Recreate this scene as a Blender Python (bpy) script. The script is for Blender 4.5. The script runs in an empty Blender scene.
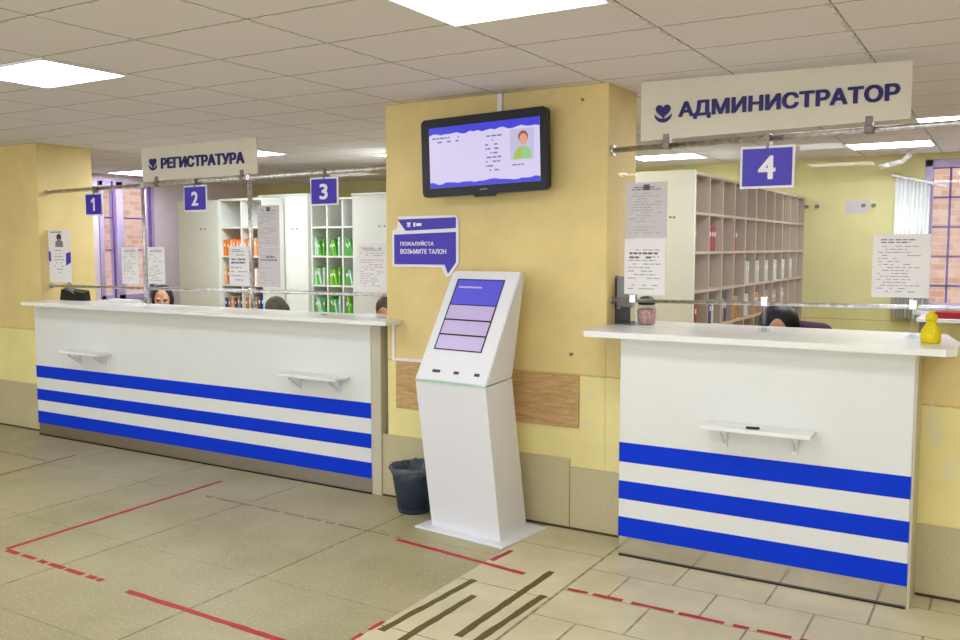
import bpy, bmesh, math, random
from mathutils import Vector, Matrix, Euler
random.seed(7)
SC = bpy.context.scene
COL = SC.collection
PI = math.pi

# ------------------------------------------------------------------ materials
def lin(c):
    def f(v):
        v /= 255.0
        return v / 12.92 if v <= 0.04045 else ((v + 0.055) / 1.055) ** 2.4
    return (f(c[0]), f(c[1]), f(c[2]), 1.0)

def base_mat(name):
    m = bpy.data.materials.new(name); m.use_nodes = True
    nt = m.node_tree
    return m, nt, nt.nodes['Principled BSDF']

def mat(name, rgb, rough=0.5, metal=0.0, var=0.06, scale=9.0, bump=0.0, spec=0.4):
    m, nt, b = base_mat(name)
    b.inputs['Roughness'].default_value = rough
    b.inputs['Metallic'].default_value = metal
    b.inputs['Specular IOR Level'].default_value = spec
    tc = nt.nodes.new('ShaderNodeTexCoord')
    n = nt.nodes.new('ShaderNodeTexNoise'); n.inputs['Scale'].default_value = scale; n.inputs['Detail'].default_value = 4
    nt.links.new(tc.outputs['Object'], n.inputs['Vector'])
    r = nt.nodes.new('ShaderNodeValToRGB')
    c = lin(rgb)
    lo = tuple(max(0, v * (1 - var)) for v in c[:3]) + (1,); hi = tuple(min(1, v * (1 + var)) for v in c[:3]) + (1,)
    r.color_ramp.elements[0].position = 0.3; r.color_ramp.elements[0].color = lo
    r.color_ramp.elements[1].position = 0.7; r.color_ramp.elements[1].color = hi
    nt.links.new(n.outputs['Fac'], r.inputs['Fac'])
    nt.links.new(r.outputs['Color'], b.inputs['Base Color'])
    if bump:
        bp = nt.nodes.new('ShaderNodeBump'); bp.inputs['Strength'].default_value = bump; bp.inputs['Distance'].default_value = 0.01
        nt.links.new(n.outputs['Fac'], bp.inputs['Height']); nt.links.new(bp.outputs['Normal'], b.inputs['Normal'])
    return m

def emis(name, rgb, s=1.0):
    m, nt, b = base_mat(name)
    b.inputs['Base Color'].default_value = (0.02, 0.02, 0.02, 1)
    b.inputs['Roughness'].default_value = 0.3
    b.inputs['Emission Color'].default_value = lin(rgb)
    b.inputs['Emission Strength'].default_value = s
    return m

def mnode(nt, op, a, b=None, c=None):
    n = nt.nodes.new('ShaderNodeMath'); n.operation = op
    for i, v in enumerate((a, b, c)):
        if v is None: continue
        if isinstance(v, (int, float)): n.inputs[i].default_value = v
        else: nt.links.new(v, n.inputs[i])
    return n.outputs[0]

def mixc(nt, fac, a, b):
    n = nt.nodes.new('ShaderNodeMix'); n.data_type = 'RGBA'
    if isinstance(fac, (int, float)): n.inputs[0].default_value = fac
    else: nt.links.new(fac, n.inputs[0])
    for i, v in ((6, a), (7, b)):
        if isinstance(v, tuple): n.inputs[i].default_value = v
        else: nt.links.new(v, n.inputs[i])
    return n.outputs[2]

def posxyz(nt):
    g = nt.nodes.new('ShaderNodeNewGeometry'); s = nt.nodes.new('ShaderNodeSeparateXYZ')
    nt.links.new(g.outputs['Position'], s.inputs[0])
    return g.outputs['Position'], s.outputs[0], s.outputs[1], s.outputs[2]

def noise(nt, vec, scale, detail=3, rough=0.5):
    n = nt.nodes.new('ShaderNodeTexNoise'); n.inputs['Scale'].default_value = scale
    n.inputs['Detail'].default_value = detail; n.inputs['Roughness'].default_value = rough
    nt.links.new(vec, n.inputs['Vector']); return n.outputs['Fac']

def joint(nt, v, origin, step, half):
    """1 on the joint lines origin + k*step of coordinate v, else 0"""
    t = mnode(nt, 'SUBTRACT', v, origin); t = mnode(nt, 'DIVIDE', t, step)
    t = mnode(nt, 'FRACT', mnode(nt, 'ADD', t, 1000.5))
    t = mnode(nt, 'ABSOLUTE', mnode(nt, 'SUBTRACT', t, 0.5))
    return mnode(nt, 'LESS_THAN', t, half / step)

def remap(nt, f, lo, hi):
    n = nt.nodes.new('ShaderNodeMapRange'); n.inputs[1].default_value = lo; n.inputs[2].default_value = hi
    nt.links.new(f, n.inputs[0]); return n.outputs[0]

def terrazzo():
    m, nt, b = base_mat('terrazzo')
    P, x, y, z = posxyz(nt)
    f = noise(nt, P, 70, 2); g = noise(nt, P, 1.6, 5, 0.6); h = noise(nt, P, 240, 1)
    c = mixc(nt, remap(nt, g, .3, .7), lin((158, 150, 114)), lin((185, 177, 139)))
    c = mixc(nt, mnode(nt, 'MULTIPLY', remap(nt, f, .60, .68), .55), c, lin((220, 212, 176)))
    c = mixc(nt, mnode(nt, 'MULTIPLY', remap(nt, h, .60, .70), .45), c, lin((118, 108, 82)))
    j = mnode(nt, 'MAXIMUM', joint(nt, x, -4.05, .985, .006), mnode(nt, 'MULTIPLY', joint(nt, y, 3.04, .86, .004), .55))
    n2 = remap(nt, noise(nt, P, 14, 3), .35, .6)
    c = mixc(nt, mnode(nt, 'MULTIPLY', j, mnode(nt, 'ADD', mnode(nt, 'MULTIPLY', n2, .5), .25)), c, lin((70, 60, 42)))
    nt.links.new(c, b.inputs['Base Color'])
    b.inputs['Roughness'].default_value = 0.42; b.inputs['Specular IOR Level'].default_value = 0.3
    return m

def light_tiles():
    m, nt, b = base_mat('beige_porcelain_tiles')
    P, x, y, z = posxyz(nt)
    g = noise(nt, P, 2.3, 5, .6); f = noise(nt, P, 60, 2)
    c = mixc(nt, remap(nt, g, .3, .7), lin((196, 186, 150)), lin((222, 213, 178)))
    c = mixc(nt, mnode(nt, 'MULTIPLY', remap(nt, f, .58, .7), .3), c, lin((188, 176, 138)))
    strip = mnode(nt, 'LESS_THAN', x, -1.742)
    jy1 = joint(nt, y, 3.53, .625, .004)
    row = mnode(nt, 'FLOOR', mnode(nt, 'DIVIDE', mnode(nt, 'SUBTRACT', y, 3.655), .312))
    odd = mnode(nt, 'MODULO', mnode(nt, 'ADD', row, 100), 2)
    xs = mnode(nt, 'ADD', x, mnode(nt, 'MULTIPLY', odd, -.213))
    jx2 = joint(nt, xs, -1.528, .426, .005); jy2 = joint(nt, y, 3.655, .312, .004)
    j2 = mnode(nt, 'MAXIMUM', jx2, mnode(nt, 'MULTIPLY', jy2, .8))
    j = mnode(nt, 'ADD', mnode(nt, 'MULTIPLY', jy1, strip), mnode(nt, 'MULTIPLY', j2, mnode(nt, 'SUBTRACT', 1, strip)))
    edge = mnode(nt, 'LESS_THAN', mnode(nt, 'ABSOLUTE', mnode(nt, 'ADD', x, 1.742)), .007)
    j = mnode(nt, 'MINIMUM', mnode(nt, 'MAXIMUM', j, edge), 1)
    n2 = remap(nt, noise(nt, P, 20, 3), .3, .6)
    c = mixc(nt, mnode(nt, 'MULTIPLY', j, mnode(nt, 'ADD', mnode(nt, 'MULTIPLY', n2, .45), .4)), c, lin((92, 82, 52)))
    nt.links.new(c, b.inputs['Base Color'])
    b.inputs['Roughness'].default_value = 0.33; b.inputs['Specular IOR Level'].default_value = 0.35
    return m

def ceiling_mat():
    m, nt, b = base_mat('mineral_ceiling_tiles')
    P, x, y, z = posxyz(nt)
    g = noise(nt, P, 1.1, 3); f = noise(nt, P, 130, 2)
    c = mixc(nt, g, lin((228, 221, 224)), lin((237, 229, 232)))
    c = mixc(nt, mnode(nt, 'MULTIPLY', remap(nt, f, .58, .72), .22), c, lin((196, 190, 186)))
    bar = mnode(nt, 'MAXIMUM', joint(nt, x, -1.93, .661, .012), joint(nt, y, 3.49, .468, .011))
    thin = mnode(nt, 'MAXIMUM', joint(nt, x, -1.922, .661, .0045), joint(nt, y, 3.483, .468, .0045))
    n2 = remap(nt, noise(nt, P, 17, 3, .6), .42, .58)
    c = mixc(nt, mnode(nt, 'MULTIPLY', bar, .5), c, mixc(nt, n2, lin((180, 174, 166)), lin((244, 242, 238))))
    c = mixc(nt, mnode(nt, 'MULTIPLY', thin, mnode(nt, 'ADD', mnode(nt, 'MULTIPLY', n2, .55), .25)), c, lin((72, 62, 50)))
    nt.links.new(c, b.inputs['Base Color'])
    b.inputs['Roughness'].default_value = 0.9; b.inputs['Specular IOR Level'].default_value = 0.1
    return m

def wall_paint(name, up, low, split=.885, smear=None):
    m, nt, b = base_mat(name)
    P, x, y, z = posxyz(nt)
    g = remap(nt, noise(nt, P, 2.2, 5, .6), .3, .7); f = noise(nt, P, 35, 3)
    u = lin(up); l = lin(low)
    cu = mixc(nt, g, tuple(v * .9 for v in u[:3]) + (1,), tuple(min(1, v * 1.08) for v in u[:3]) + (1,))
    cl = mixc(nt, g, tuple(v * .92 for v in l[:3]) + (1,), tuple(min(1, v * 1.06) for v in l[:3]) + (1,))
    zz = mnode(nt, 'ADD', z, mnode(nt, 'MULTIPLY', mnode(nt, 'SUBTRACT', f, .5), .012))
    c = mixc(nt, mnode(nt, 'GREATER_THAN', zz, split), cl, cu)
    ln = mnode(nt, 'LESS_THAN', mnode(nt, 'ABSOLUTE', mnode(nt, 'SUBTRACT', zz, split)), .005)  # tan line paints a ledge shadow where the two paints meet
    c = mixc(nt, mnode(nt, 'MULTIPLY', ln, .5), c, lin((176, 148, 92)))
    if smear:                                            # worn filler marks left on the paint
        n3 = noise(nt, P, 11, 4)
        for (sx, sz, rx, rz) in smear:
            dx = mnode(nt, 'DIVIDE', mnode(nt, 'SUBTRACT', x, sx), rx); dz = mnode(nt, 'DIVIDE', mnode(nt, 'SUBTRACT', z, sz), rz)
            d = mnode(nt, 'ADD', mnode(nt, 'MULTIPLY', dx, dx), mnode(nt, 'MULTIPLY', dz, dz))
            d = mnode(nt, 'ADD', d, mnode(nt, 'MULTIPLY', n3, 3.2))
            c = mixc(nt, mnode(nt, 'MULTIPLY', mnode(nt, 'LESS_THAN', d, 1.9), .45), c, lin((226, 222, 200)))
    nt.links.new(c, b.inputs['Base Color'])
    b.inputs['Roughness'].default_value = .5; b.inputs['Specular IOR Level'].default_value = .3
    return m

def stone_mat():
    m, nt, b = base_mat('olive_stone_slab')
    P, x, y, z = posxyz(nt)
    f = noise(nt, P, 80, 2); g = noise(nt, P, 3, 4)
    c = mixc(nt, g, lin((186, 176, 138)), lin((204, 192, 152)))
    c = mixc(nt, mnode(nt, 'MULTIPLY', remap(nt, f, .56, .68), .35), c, lin((158, 148, 110)))
    nt.links.new(c, b.inputs['Base Color']); b.inputs['Roughness'].default_value = .5
    return m

def wood_mat():
    m, nt, b = base_mat('worn_brown_wood')
    P, x, y, z = posxyz(nt)
    mp = nt.nodes.new('ShaderNodeMapping'); mp.inputs['Scale'].default_value = (3, 1, 26)
    nt.links.new(P, mp.inputs['Vector'])
    f = noise(nt, mp.outputs[0], 3.0, 6, .65); g = noise(nt, P, 90, 2)
    c = mixc(nt, remap(nt, f, .3, .7), lin((178, 138, 90)), lin((216, 178, 124)))
    c = mixc(nt, mnode(nt, 'MULTIPLY', remap(nt, g, .55, .7), .4), c, lin((146, 106, 64)))
    nt.links.new(c, b.inputs['Base Color']); b.inputs['Roughness'].default_value = .6
    return m

def brick_mat():
    m, nt, b = base_mat('orange_brick')
    P, x, y, z = posxyz(nt)
    cb = nt.nodes.new('ShaderNodeCombineXYZ'); nt.links.new(mnode(nt, 'ADD', x, y), cb.inputs[0]); nt.links.new(z, cb.inputs[1])
    br = nt.nodes.new('ShaderNodeTexBrick'); br.inputs['Scale'].default_value = 3.2
    br.inputs['Color1'].default_value = lin((176, 128, 104)); br.inputs['Color2'].default_value = lin((196, 160, 138)); br.inputs['Mortar'].default_value = lin((176, 164, 172))
    nt.links.new(cb.outputs[0], br.inputs['Vector']); nt.links.new(br.outputs['Color'], b.inputs['Base Color'])
    b.inputs['Roughness'].default_value = .9
    return m

def glass_mat(name='clear_glass', tint=(1, 1, 1, 1), refl=.014):
    m = bpy.data.materials.new(name); m.use_nodes = True; nt = m.node_tree
    nt.nodes.remove(nt.nodes['Principled BSDF'])
    t = nt.nodes.new('ShaderNodeBsdfTransparent'); t.inputs[0].default_value = tint
    g = nt.nodes.new('ShaderNodeBsdfGlossy'); g.inputs['Roughness'].default_value = 0.02
    mx = nt.nodes.new('ShaderNodeMixShader'); mx.inputs[0].default_value = refl
    nt.links.new(t.outputs[0], mx.inputs[1]); nt.links.new(g.outputs[0], mx.inputs[2])
    nt.links.new(mx.outputs[0], nt.nodes['Material Output'].inputs[0])
    return m

M = dict(
    terrazzo=terrazzo(), tiles=light_tiles(), ceil=ceiling_mat(), stone=stone_mat(), wood=wood_mat(), brick=brick_mat(),
    wall=wall_paint('ochre_wall_paint', (229, 206, 143), (240, 226, 158), smear=[(-1.98, .78, .035, .09), (-2.0, .62, .05, .03), (-.27, .8, .05, .16), (-.20, .6, .04, .09), (-7.3, .5, .05, .05)]),
    lemon=wall_paint('lemon_wall_paint', (226, 218, 152), (226, 218, 152)),
    lilac=mat('pale_lilac_paint', (236, 222, 238), .7, var=.03),
    white_lam=mat('white_laminate', (228, 229, 227), .35, var=.015, scale=3),
    white_top=mat('white_worktop', (238, 238, 236), .25, var=.02, scale=5),
    edge=mat('beige_edge_band', (198, 190, 168), .45, var=.03),
    blue=mat('cobalt_blue_film', (0, 54, 212), .5, var=.03, scale=4, spec=.15),
    steel=mat('brushed_steel_kick', (176, 168, 160), .34, 1.0, var=.05, scale=20),
    mirror=mat('polished_steel_kick', (206, 200, 186), .12, 1.0, var=.03, scale=10),
    chrome=mat('chrome', (220, 220, 224), .25, 1.0, var=.04, scale=30),
    pipe=mat('scuffed_chrome_pipe', (214, 212, 214), .34, 1.0, var=.3, scale=40),
    kiosk=mat('white_powder_coat', (230, 230, 236), .4, var=.012, scale=3),
    black=mat('black_plastic', (15, 14, 22), .4, var=.1),
    dark=mat('dark_grey_plastic', (58, 58, 64), .45, var=.1),
    grey=mat('grey_plastic', (128, 126, 134), .5, var=.06),
    paper=mat('white_paper', (236, 232, 234), .8, var=.02, scale=6),
    paper_grey=mat('plain_grey_paper', (208, 202, 206), .8, var=.03, scale=6),  # paper of an even grey tone
    ink=mat('printed_ink', (172, 168, 174), .8, var=.2, scale=40),
    ink_dark=mat('dark_printed_ink', (112, 108, 118), .8, var=.2, scale=40),
    ink_blue=mat('blue_printed_ink', (140, 150, 190), .8, var=.2, scale=40),
    sign=mat('cream_sign_board', (222, 214, 198), .5, var=.02, scale=3),
    navy=mat('navy_letters', (34, 24, 108), .45, var=.05),
    violet=mat('violet_blue_plate', (66, 48, 186), .4, var=.05, scale=6),
    white=mat('white_plastic', (240, 238, 242), .4, var=.015),
    bin=mat('blue_black_bin_plastic', (44, 54, 74), .38, var=.15, scale=14),
    bag=mat('grey_bag_film', (86, 92, 106), .25, var=.35, scale=26),
    red_tape=mat('red_floor_tape', (180, 28, 46), .5, var=.2, scale=16),
    worn_tape=mat('worn_red_floor_tape', (150, 104, 82), .6, var=.3, scale=22),
    olive=mat('olive_tactile_strip', (96, 84, 44), .6, var=.15, scale=30),
    shelf=mat('pale_shelf_board', (226, 228, 220), .5, var=.02),
    tan_shelf=mat('beige_shelf_board', (196, 176, 156), .5, var=.04),
    tan_back=mat('brown_shelf_back', (172, 146, 128), .6, var=.06),
    greyback=mat('grey_shelf_back', (196, 198, 194), .6, var=.03),
    green=mat('bright_green_folder', (70, 170, 40), .5, var=.15), mint=mat('pale_mint_folder', (176, 214, 190), .5, var=.1),
    lime=mat('lime_folder', (150, 200, 60), .5, var=.1),
    orange=mat('orange_folder', (240, 130, 30), .5, var=.1), peach=mat('peach_folder', (240, 180, 130), .5, var=.1),
    navyb=mat('navy_book', (50, 66, 130), .5, var=.1), tanb=mat('tan_book', (184, 132, 74), .5, var=.1), redb=mat('dark_red_binder', (160, 30, 36), .5, var=.1),
    frame_lilac=mat('lilac_window_frame', (196, 180, 226), .5, var=.05), frame_violet=mat('violet_window_bars', (128, 92, 168), .5, var=.05),
    curtain=mat('white_curtain', (240, 242, 240), .8, var=.03), yellow=mat('yellow_soap', (236, 214, 10), .2, var=.05, scale=12),
    dmetal=mat('dark_bracket', (130, 122, 116), .4, .6),
    skin=mat('skin', (214, 164, 136), .55, var=.05, scale=20), lip=mat('lip', (176, 96, 88), .5), eye=mat('eye', (50, 36, 30), .3),
    hair_dark=mat('dark_hair', (26, 22, 30), .5, var=.3, scale=60), hair_brown=mat('brown_hair', (84, 62, 50), .5, var=.3, scale=60), hair_grey=mat('greying_hair', (104, 98, 84), .6, var=.35, scale=60),
    plum=mat('plum_cloth', (66, 32, 62), .8, var=.15, scale=40), medic=mat('white_medical_cloth', (226, 228, 236), .8, var=.04), trous=mat('dark_trousers', (40, 44, 60), .8, var=.1),
    seat=mat('black_seat_fabric', (34, 34, 38), .9, var=.2, scale=60),
    gold=mat('orange_scrap', (214, 140, 30), .6, var=.2, scale=30),
    glass=glass_mat(), acryl=glass_mat('clear_acrylic', (.9, .92, .94, 1), .05), jar=glass_mat('jar_glass', (.86, .84, .86, 1), .05),
    pink=mat('pinkish_mixed_sweets', (206, 168, 160), .6, var=.4, scale=70),
    scr_lav=emis('screen_lavender', (214, 204, 238), .95), scr_blue=emis('screen_blue', (46, 48, 214), .95), scr_ink=emis('screen_text', (116, 104, 168), .8),
    scr_photo=emis('screen_picture_backdrop', (196, 192, 226), .9), scr_skin=emis('screen_skin', (232, 160, 140), .9), scr_hair=emis('screen_hair', (170, 70, 60), .8), scr_green=emis('screen_green', (150, 204, 130), .9), scr_lime=emis('screen_lime', (176, 190, 70), .9),
    k_blue=emis('kiosk_blue', (84, 80, 214), .9), k_pink=emis('kiosk_button', (196, 176, 218), .9), k_line=emis('kiosk_divider', (96, 92, 150), .8),
    lamp=emis('lamp_diffuser', (246, 250, 255), 17.0), lamp_office=emis('office_lamp_diffuser', (244, 249, 255), 21.0),
)

# ------------------------------------------------------------------ mesh helpers
class B:
    def __init__(s): s.bm = bmesh.new()
    def _xf(s, vs, m):
        if m is not None: bmesh.ops.transform(s.bm, matrix=m, verts=vs)
        return s
    def box(s, x0, x1, y0, y1, z0, z1, bev=0, seg=2, m=None):
        r = bmesh.ops.create_cube(s.bm, size=1)
        vs = r['verts']
        bmesh.ops.transform(s.bm, matrix=Matrix.Translation(((x0+x1)/2, (y0+y1)/2, (z0+z1)/2)) @ Matrix.Diagonal((abs(x1-x0), abs(y1-y0), abs(z1-z0), 1)), verts=vs)
        if bev:
            es = list({e for v in vs for e in v.link_edges})
            q = bmesh.ops.bevel(s.bm, geom=es, offset=bev, segments=seg, affect='EDGES', profile=.5)
            vs = list({v for f in q['faces'] for v in f.verts} | {v for v in vs if v.is_valid})
        return s._xf(vs, m)
    def tube(s, p0, p1, r0, r1=None, seg=14, m=None):
        p0 = Vector(p0); p1 = Vector(p1); d = p1 - p0
        r = bmesh.ops.create_cone(s.bm, cap_ends=True, segments=seg, radius1=r0, radius2=r0 if r1 is None else r1, depth=d.length)
        bmesh.ops.transform(s.bm, matrix=Matrix.Translation((p0+p1)/2) @ d.to_track_quat('Z', 'Y').to_matrix().to_4x4(), verts=r['verts'])
        return s._xf(r['verts'], m)
    def path(s, pts, r, seg=10):
        for a, b in zip(pts[:-1], pts[1:]): s.tube(a, b, r, seg=seg)
        for p in pts[1:-1]: s.ell(p, (r, r, r), 8)
        return s
    def ell(s, c, rad, seg=18, m=None):
        r = bmesh.ops.create_uvsphere(s.bm, u_segments=seg, v_segments=max(6, seg*2//3), radius=1)
        bmesh.ops.transform(s.bm, matrix=Matrix.Translation(c) @ Matrix.Diagonal((*rad, 1)), verts=r['verts'])
        return s._xf(r['verts'], m)
    def capsule(s, p0, p1, r0, r1, seg=14, flat=1.0):
        s.tube(p0, p1, r0, r1, seg=seg); s.ell(p0, (r0,)*3, seg); s.ell(p1, (r1,)*3, seg); return s
    def prism(s, poly, y0, y1, m=None):
        """polygon in (x, z), extruded along y"""
        a = [s.bm.verts.new((x, y0, z)) for x, z in poly]; b = [s.bm.verts.new((x, y1, z)) for x, z in poly]
        n = len(poly)
        s.bm.faces.new(a); s.bm.faces.new(b[::-1])
        for i in range(n): s.bm.faces.new((a[i], b[i], b[(i+1) % n], a[(i+1) % n]))
        return s._xf(a + b, m)
    def flat(s, poly, z0, z1):
        """polygon in (x, y), extruded along z"""
        a = [s.bm.verts.new((x, y, z0)) for x, y in poly]; b = [s.bm.verts.new((x, y, z1)) for x, y in poly]
        n = len(poly)
        s.bm.faces.new(a[::-1]); s.bm.faces.new(b)
        for i in range(n): s.bm.faces.new((a[i], a[(i+1) % n], b[(i+1) % n], b[i]))
        return s
    def hexa(s, v8):
        """box from 8 corners: bottom 4 (ccw) then top 4"""
        v = [s.bm.verts.new(p) for p in v8]
        for f in ((3, 2, 1, 0), (4, 5, 6, 7), (0, 1, 5, 4), (1, 2, 6, 5), (2, 3, 7, 6), (3, 0, 4, 7)): s.bm.faces.new([v[i] for i in f])
        return s
    def lathe(s, prof, c=(0, 0, 0), seg=32, ridge=0.0, cap=True):
        rings = []
        for r, z in prof:
            rings.append([s.bm.verts.new((c[0] + r*(1+ridge*(k % 2))*math.cos(2*PI*k/seg), c[1] + r*(1+ridge*(k % 2))*math.sin(2*PI*k/seg), c[2]+z)) for k in range(seg)])
        for a, b in zip(rings[:-1], rings[1:]):
            for k in range(seg): s.bm.faces.new((a[k], a[(k+1) % seg], b[(k+1) % seg], b[k]))
        if cap:
            s.bm.faces.new(rings[0][::-1]); s.bm.faces.new(rings[-1])
        return s

def link_mesh(name, bm, m, parent=None, smooth=False, loc=None, keep_normals=False):
    """world-space bmesh -> one object whose origin is loc (or the parent's origin)"""
    if isinstance(bm, B): bm = bm.bm
    bmesh.ops.recalc_face_normals(bm, faces=bm.faces)
    me = bpy.data.meshes.new(name)
    if parent is not None:
        off = parent.get('_w', (0, 0, 0)) if False else None
        mw = WORLD[parent.name]
        bmesh.ops.transform(bm, matrix=mw.inverted(), verts=bm.verts)
    elif loc is not None:
        bmesh.ops.translate(bm, vec=-Vector(loc), verts=bm.verts)
    bm.to_mesh(me); bm.free()
    for p in me.polygons: p.use_smooth = smooth
    me.materials.append(m)
    o = bpy.data.objects.new(name, me); COL.objects.link(o)
    if parent is not None:
        o.parent = parent; WORLD[o.name] = WORLD[parent.name].copy()
    else:
        if loc is not None: o.location = loc
        WORLD[o.name] = Matrix.Translation(loc or (0, 0, 0))
    return o
WORLD = {}

def setp(o, label, cat, group=None, kind=None):
    o['label'] = label; o['category'] = cat
    if group: o['group'] = group
    if kind: o['kind'] = kind
    return o

def thing(name, label, cat, loc, group=None, rz=0):
    o = bpy.data.objects.new(name, None); COL.objects.link(o)
    o.empty_display_size = .05; o.location = loc; o.rotation_euler = (0, 0, rz)
    WORLD[o.name] = Matrix.Translation(loc) @ Matrix.Rotation(rz, 4, 'Z')
    return setp(o, label, cat, group)

def part(name, bm, m, parent, smooth=False): return link_mesh(name, bm, m, parent, smooth)
def single(name, bm, m, loc, label, cat, group=None, smooth=False, kind=None):
    return setp(link_mesh(name, bm, m, None, smooth, loc), label, cat, group, kind)
def struct(name, bm, m, label, cat):
    o = link_mesh(name, bm, m); return setp(o, label, cat, None, 'structure')

def glyph_mesh(body):
    cu = bpy.data.curves.new('lettering', 'FONT'); cu.body = body; cu.size = 1; cu.extrude = 0; cu.resolution_u = 6
    ob = bpy.data.objects.new('lettering_tmp', cu); COL.objects.link(ob)
    dg = bpy.context.evaluated_depsgraph_get(); dg.update()
    me = bpy.data.meshes.new_from_object(ob.evaluated_get(dg))
    bpy.data.objects.remove(ob); bpy.data.curves.remove(cu)
    return me

def clean_text(body):
    """text mesh with the self-crossing Cyrillic Р rebuilt as stem + bowl"""
    me = glyph_mesh(body)
    g = glyph_mesh('Р'); G = [Vector(v.co) for v in g.vertices]; bpy.data.meshes.remove(g)
    V = [Vector(v.co) for v in me.vertices]; n = len(G); bad = []
    i = 0
    while i + n <= len(V):
        if all(((V[i+k]-V[i])-(G[k]-G[0])).length < 1e-4 for k in range(n)): bad.append(i); i += n
        else: i += 1
    bm = bmesh.new(); bm.from_mesh(me); bm.verts.ensure_lookup_table()
    rm = [bm.verts[i+k] for i in bad for k in range(n)]
    bmesh.ops.delete(bm, geom=rm, context='VERTS')
    for i in bad:
        P = V[i:i+n]; xs = min(p.x for p in P); lx = P[n-1].x; top = max(p.y for p in P); mid = (xs+lx)/2
        for poly in ([(xs, 0), (lx, 0), (lx, top), (xs, top)], [(mid, top)] + [(p.x, p.y) for p in P[2:n-2]] + [(mid, P[n-2].y)]):
            poly = [q for k, q in enumerate(poly) if k == 0 or (Vector(q)-Vector(poly[k-1])).length > 1e-5]
            bm.faces.new([bm.verts.new((x, y, 0)) for x, y in poly])
    bmesh.ops.triangulate(bm, faces=bm.faces)
    bm.to_mesh(me); bm.free()
    return me

def text_bm(s, x0, x1, z0, z1, yback, yfront, bold=.03):
    """lettering filling the rectangle x0..x1, z0..z1 on a board facing -Y; strokes thickened by shifted copies"""
    me = clean_text(s)
    out = bmesh.new(); k = 0
    xs = [v.co.x for v in me.vertices]; ys = [v.co.y for v in me.vertices]
    ax, bx, ay, by = min(xs)-bold, max(xs)+bold, min(ys)-bold*.7, max(ys)+bold*.7
    for dx, dy in ((0, 0), (-1, 0), (1, 0), (-.7, -.7), (.7, -.7), (-.7, .7), (.7, .7)):
        t_ = bmesh.new(); t_.from_mesh(me); bmesh.ops.remove_doubles(t_, verts=t_.verts, dist=1e-5)
        yf = yfront + (yback-yfront)*.02*k; k += 1
        for v in t_.verts:
            x, y, z = v.co; x += dx*bold; y += dy*bold
            v.co = ((x-ax)/(bx-ax)*(x1-x0)+x0, yf, (y-ay)/(by-ay)*(z1-z0)+z0)
        rim = [e for e in t_.edges if len(e.link_faces) == 1]
        q = bmesh.ops.extrude_edge_only(t_, edges=rim)
        for v in q['geom']:
            if isinstance(v, bmesh.types.BMVert): v.co.y = yback
        m2 = bpy.data.meshes.new('t'); t_.to_mesh(m2); t_.free(); out.from_mesh(m2); bpy.data.meshes.remove(m2)
    bpy.data.meshes.remove(me)
    return out

def lines_bm(x0, x1, z0, z1, rows, y, rnd, hfrac=.42, cover=.75):
    """rows of short printed strokes like lines of small type"""
    b = B(); dz = (z1-z0)/rows
    for r in range(rows):
        zc = z1 - (r+.5)*dz
        if rnd.random() > .93: continue
        w = (x1-x0)*rnd.uniform(.55, 1.0); xa = (x0+x1)/2 - w/2 if rnd.random() < .4 else x0
        x = xa
        while x < xa + w - .004:
            l = min(rnd.uniform(.008, .034), xa+w-x)
            if rnd.random() < cover: b.box(x, x+l, y-.0006, y, zc-dz*hfrac/2, zc+dz*hfrac/2)
            x += l + rnd.uniform(.004, .009)
    return b

# ------------------------------------------------------------------ camera
H = 1.6; f = 885.0
pitch = math.atan((320-247)/f); yaw = math.atan((1013-480)/math.hypot(f, 73))
cam = bpy.data.cameras.new('camera'); cam.sensor_width = 36; cam.lens = f/960*36; cam.clip_start = .05
co = bpy.data.objects.new('camera', cam); COL.objects.link(co)
co.location = (0, 0, H); co.rotation_euler = (PI/2 - pitch, 0, yaw)
SC.camera = co

# ------------------------------------------------------------------ setting
CZ = 2.48
struct('floor', B().box(-11, -2.24, -4, 9.6, -.08, 0), M['terrazzo'], 'olive beige terrazzo floor of large slabs with dirty joints', 'floor')
struct('floor_right', B().box(-2.24, 3.5, -4, 9.6, -.08, 0), M['tiles'], 'light beige porcelain floor tiles in front of counter four', 'floor')
struct('ceiling', B().box(-11, 3.5, -4, 9.6, CZ, CZ+.06), M['ceil'], 'grey beige suspended ceiling of rectangular mineral tiles', 'ceiling')
# central pillar, left wall, low walls under the openings
def wall_piece(name, x0, x1, y0, y1, z0, z1, m, label): return struct(name, B().box(x0, x1, y0, y1, z0, z1, .004, 1), m, label, 'wall')
wall_piece('wall_center', -3.39, -1.893, 4.50, 4.91, 0, CZ, M['wall'], 'ochre and pale yellow pillar wall between the two counters')
wall_piece('wall_left', -11, -7.135, 4.57, 5.10, 0, CZ, M['wall'], 'ochre and pale yellow wall at the far left')
struct('wall_low_left', B().box(-7.13, -3.39, 4.62, 4.72, 0, 1.112), M['wall'], 'low yellow wall behind the long striped counter', 'wall')
struct('wall_low_right', B().box(-1.893, -.8, 4.50, 4.60, 0, 1.14).box(-.8, 3.3, 4.45, 4.60, 0, 1.14), M['wall'], 'low yellow wall under and right of counter four', 'wall')
struct('wall_side_left', B().box(-11.2, -11, -4, 4.6, 0, CZ), M['wall'], 'yellow end wall of the hall', 'wall')
struct('wall_side_right', B().box(3.3, 3.5, -4, 9.6, 0, CZ), M['wall'], 'yellow side wall at the far right', 'wall')
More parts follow.
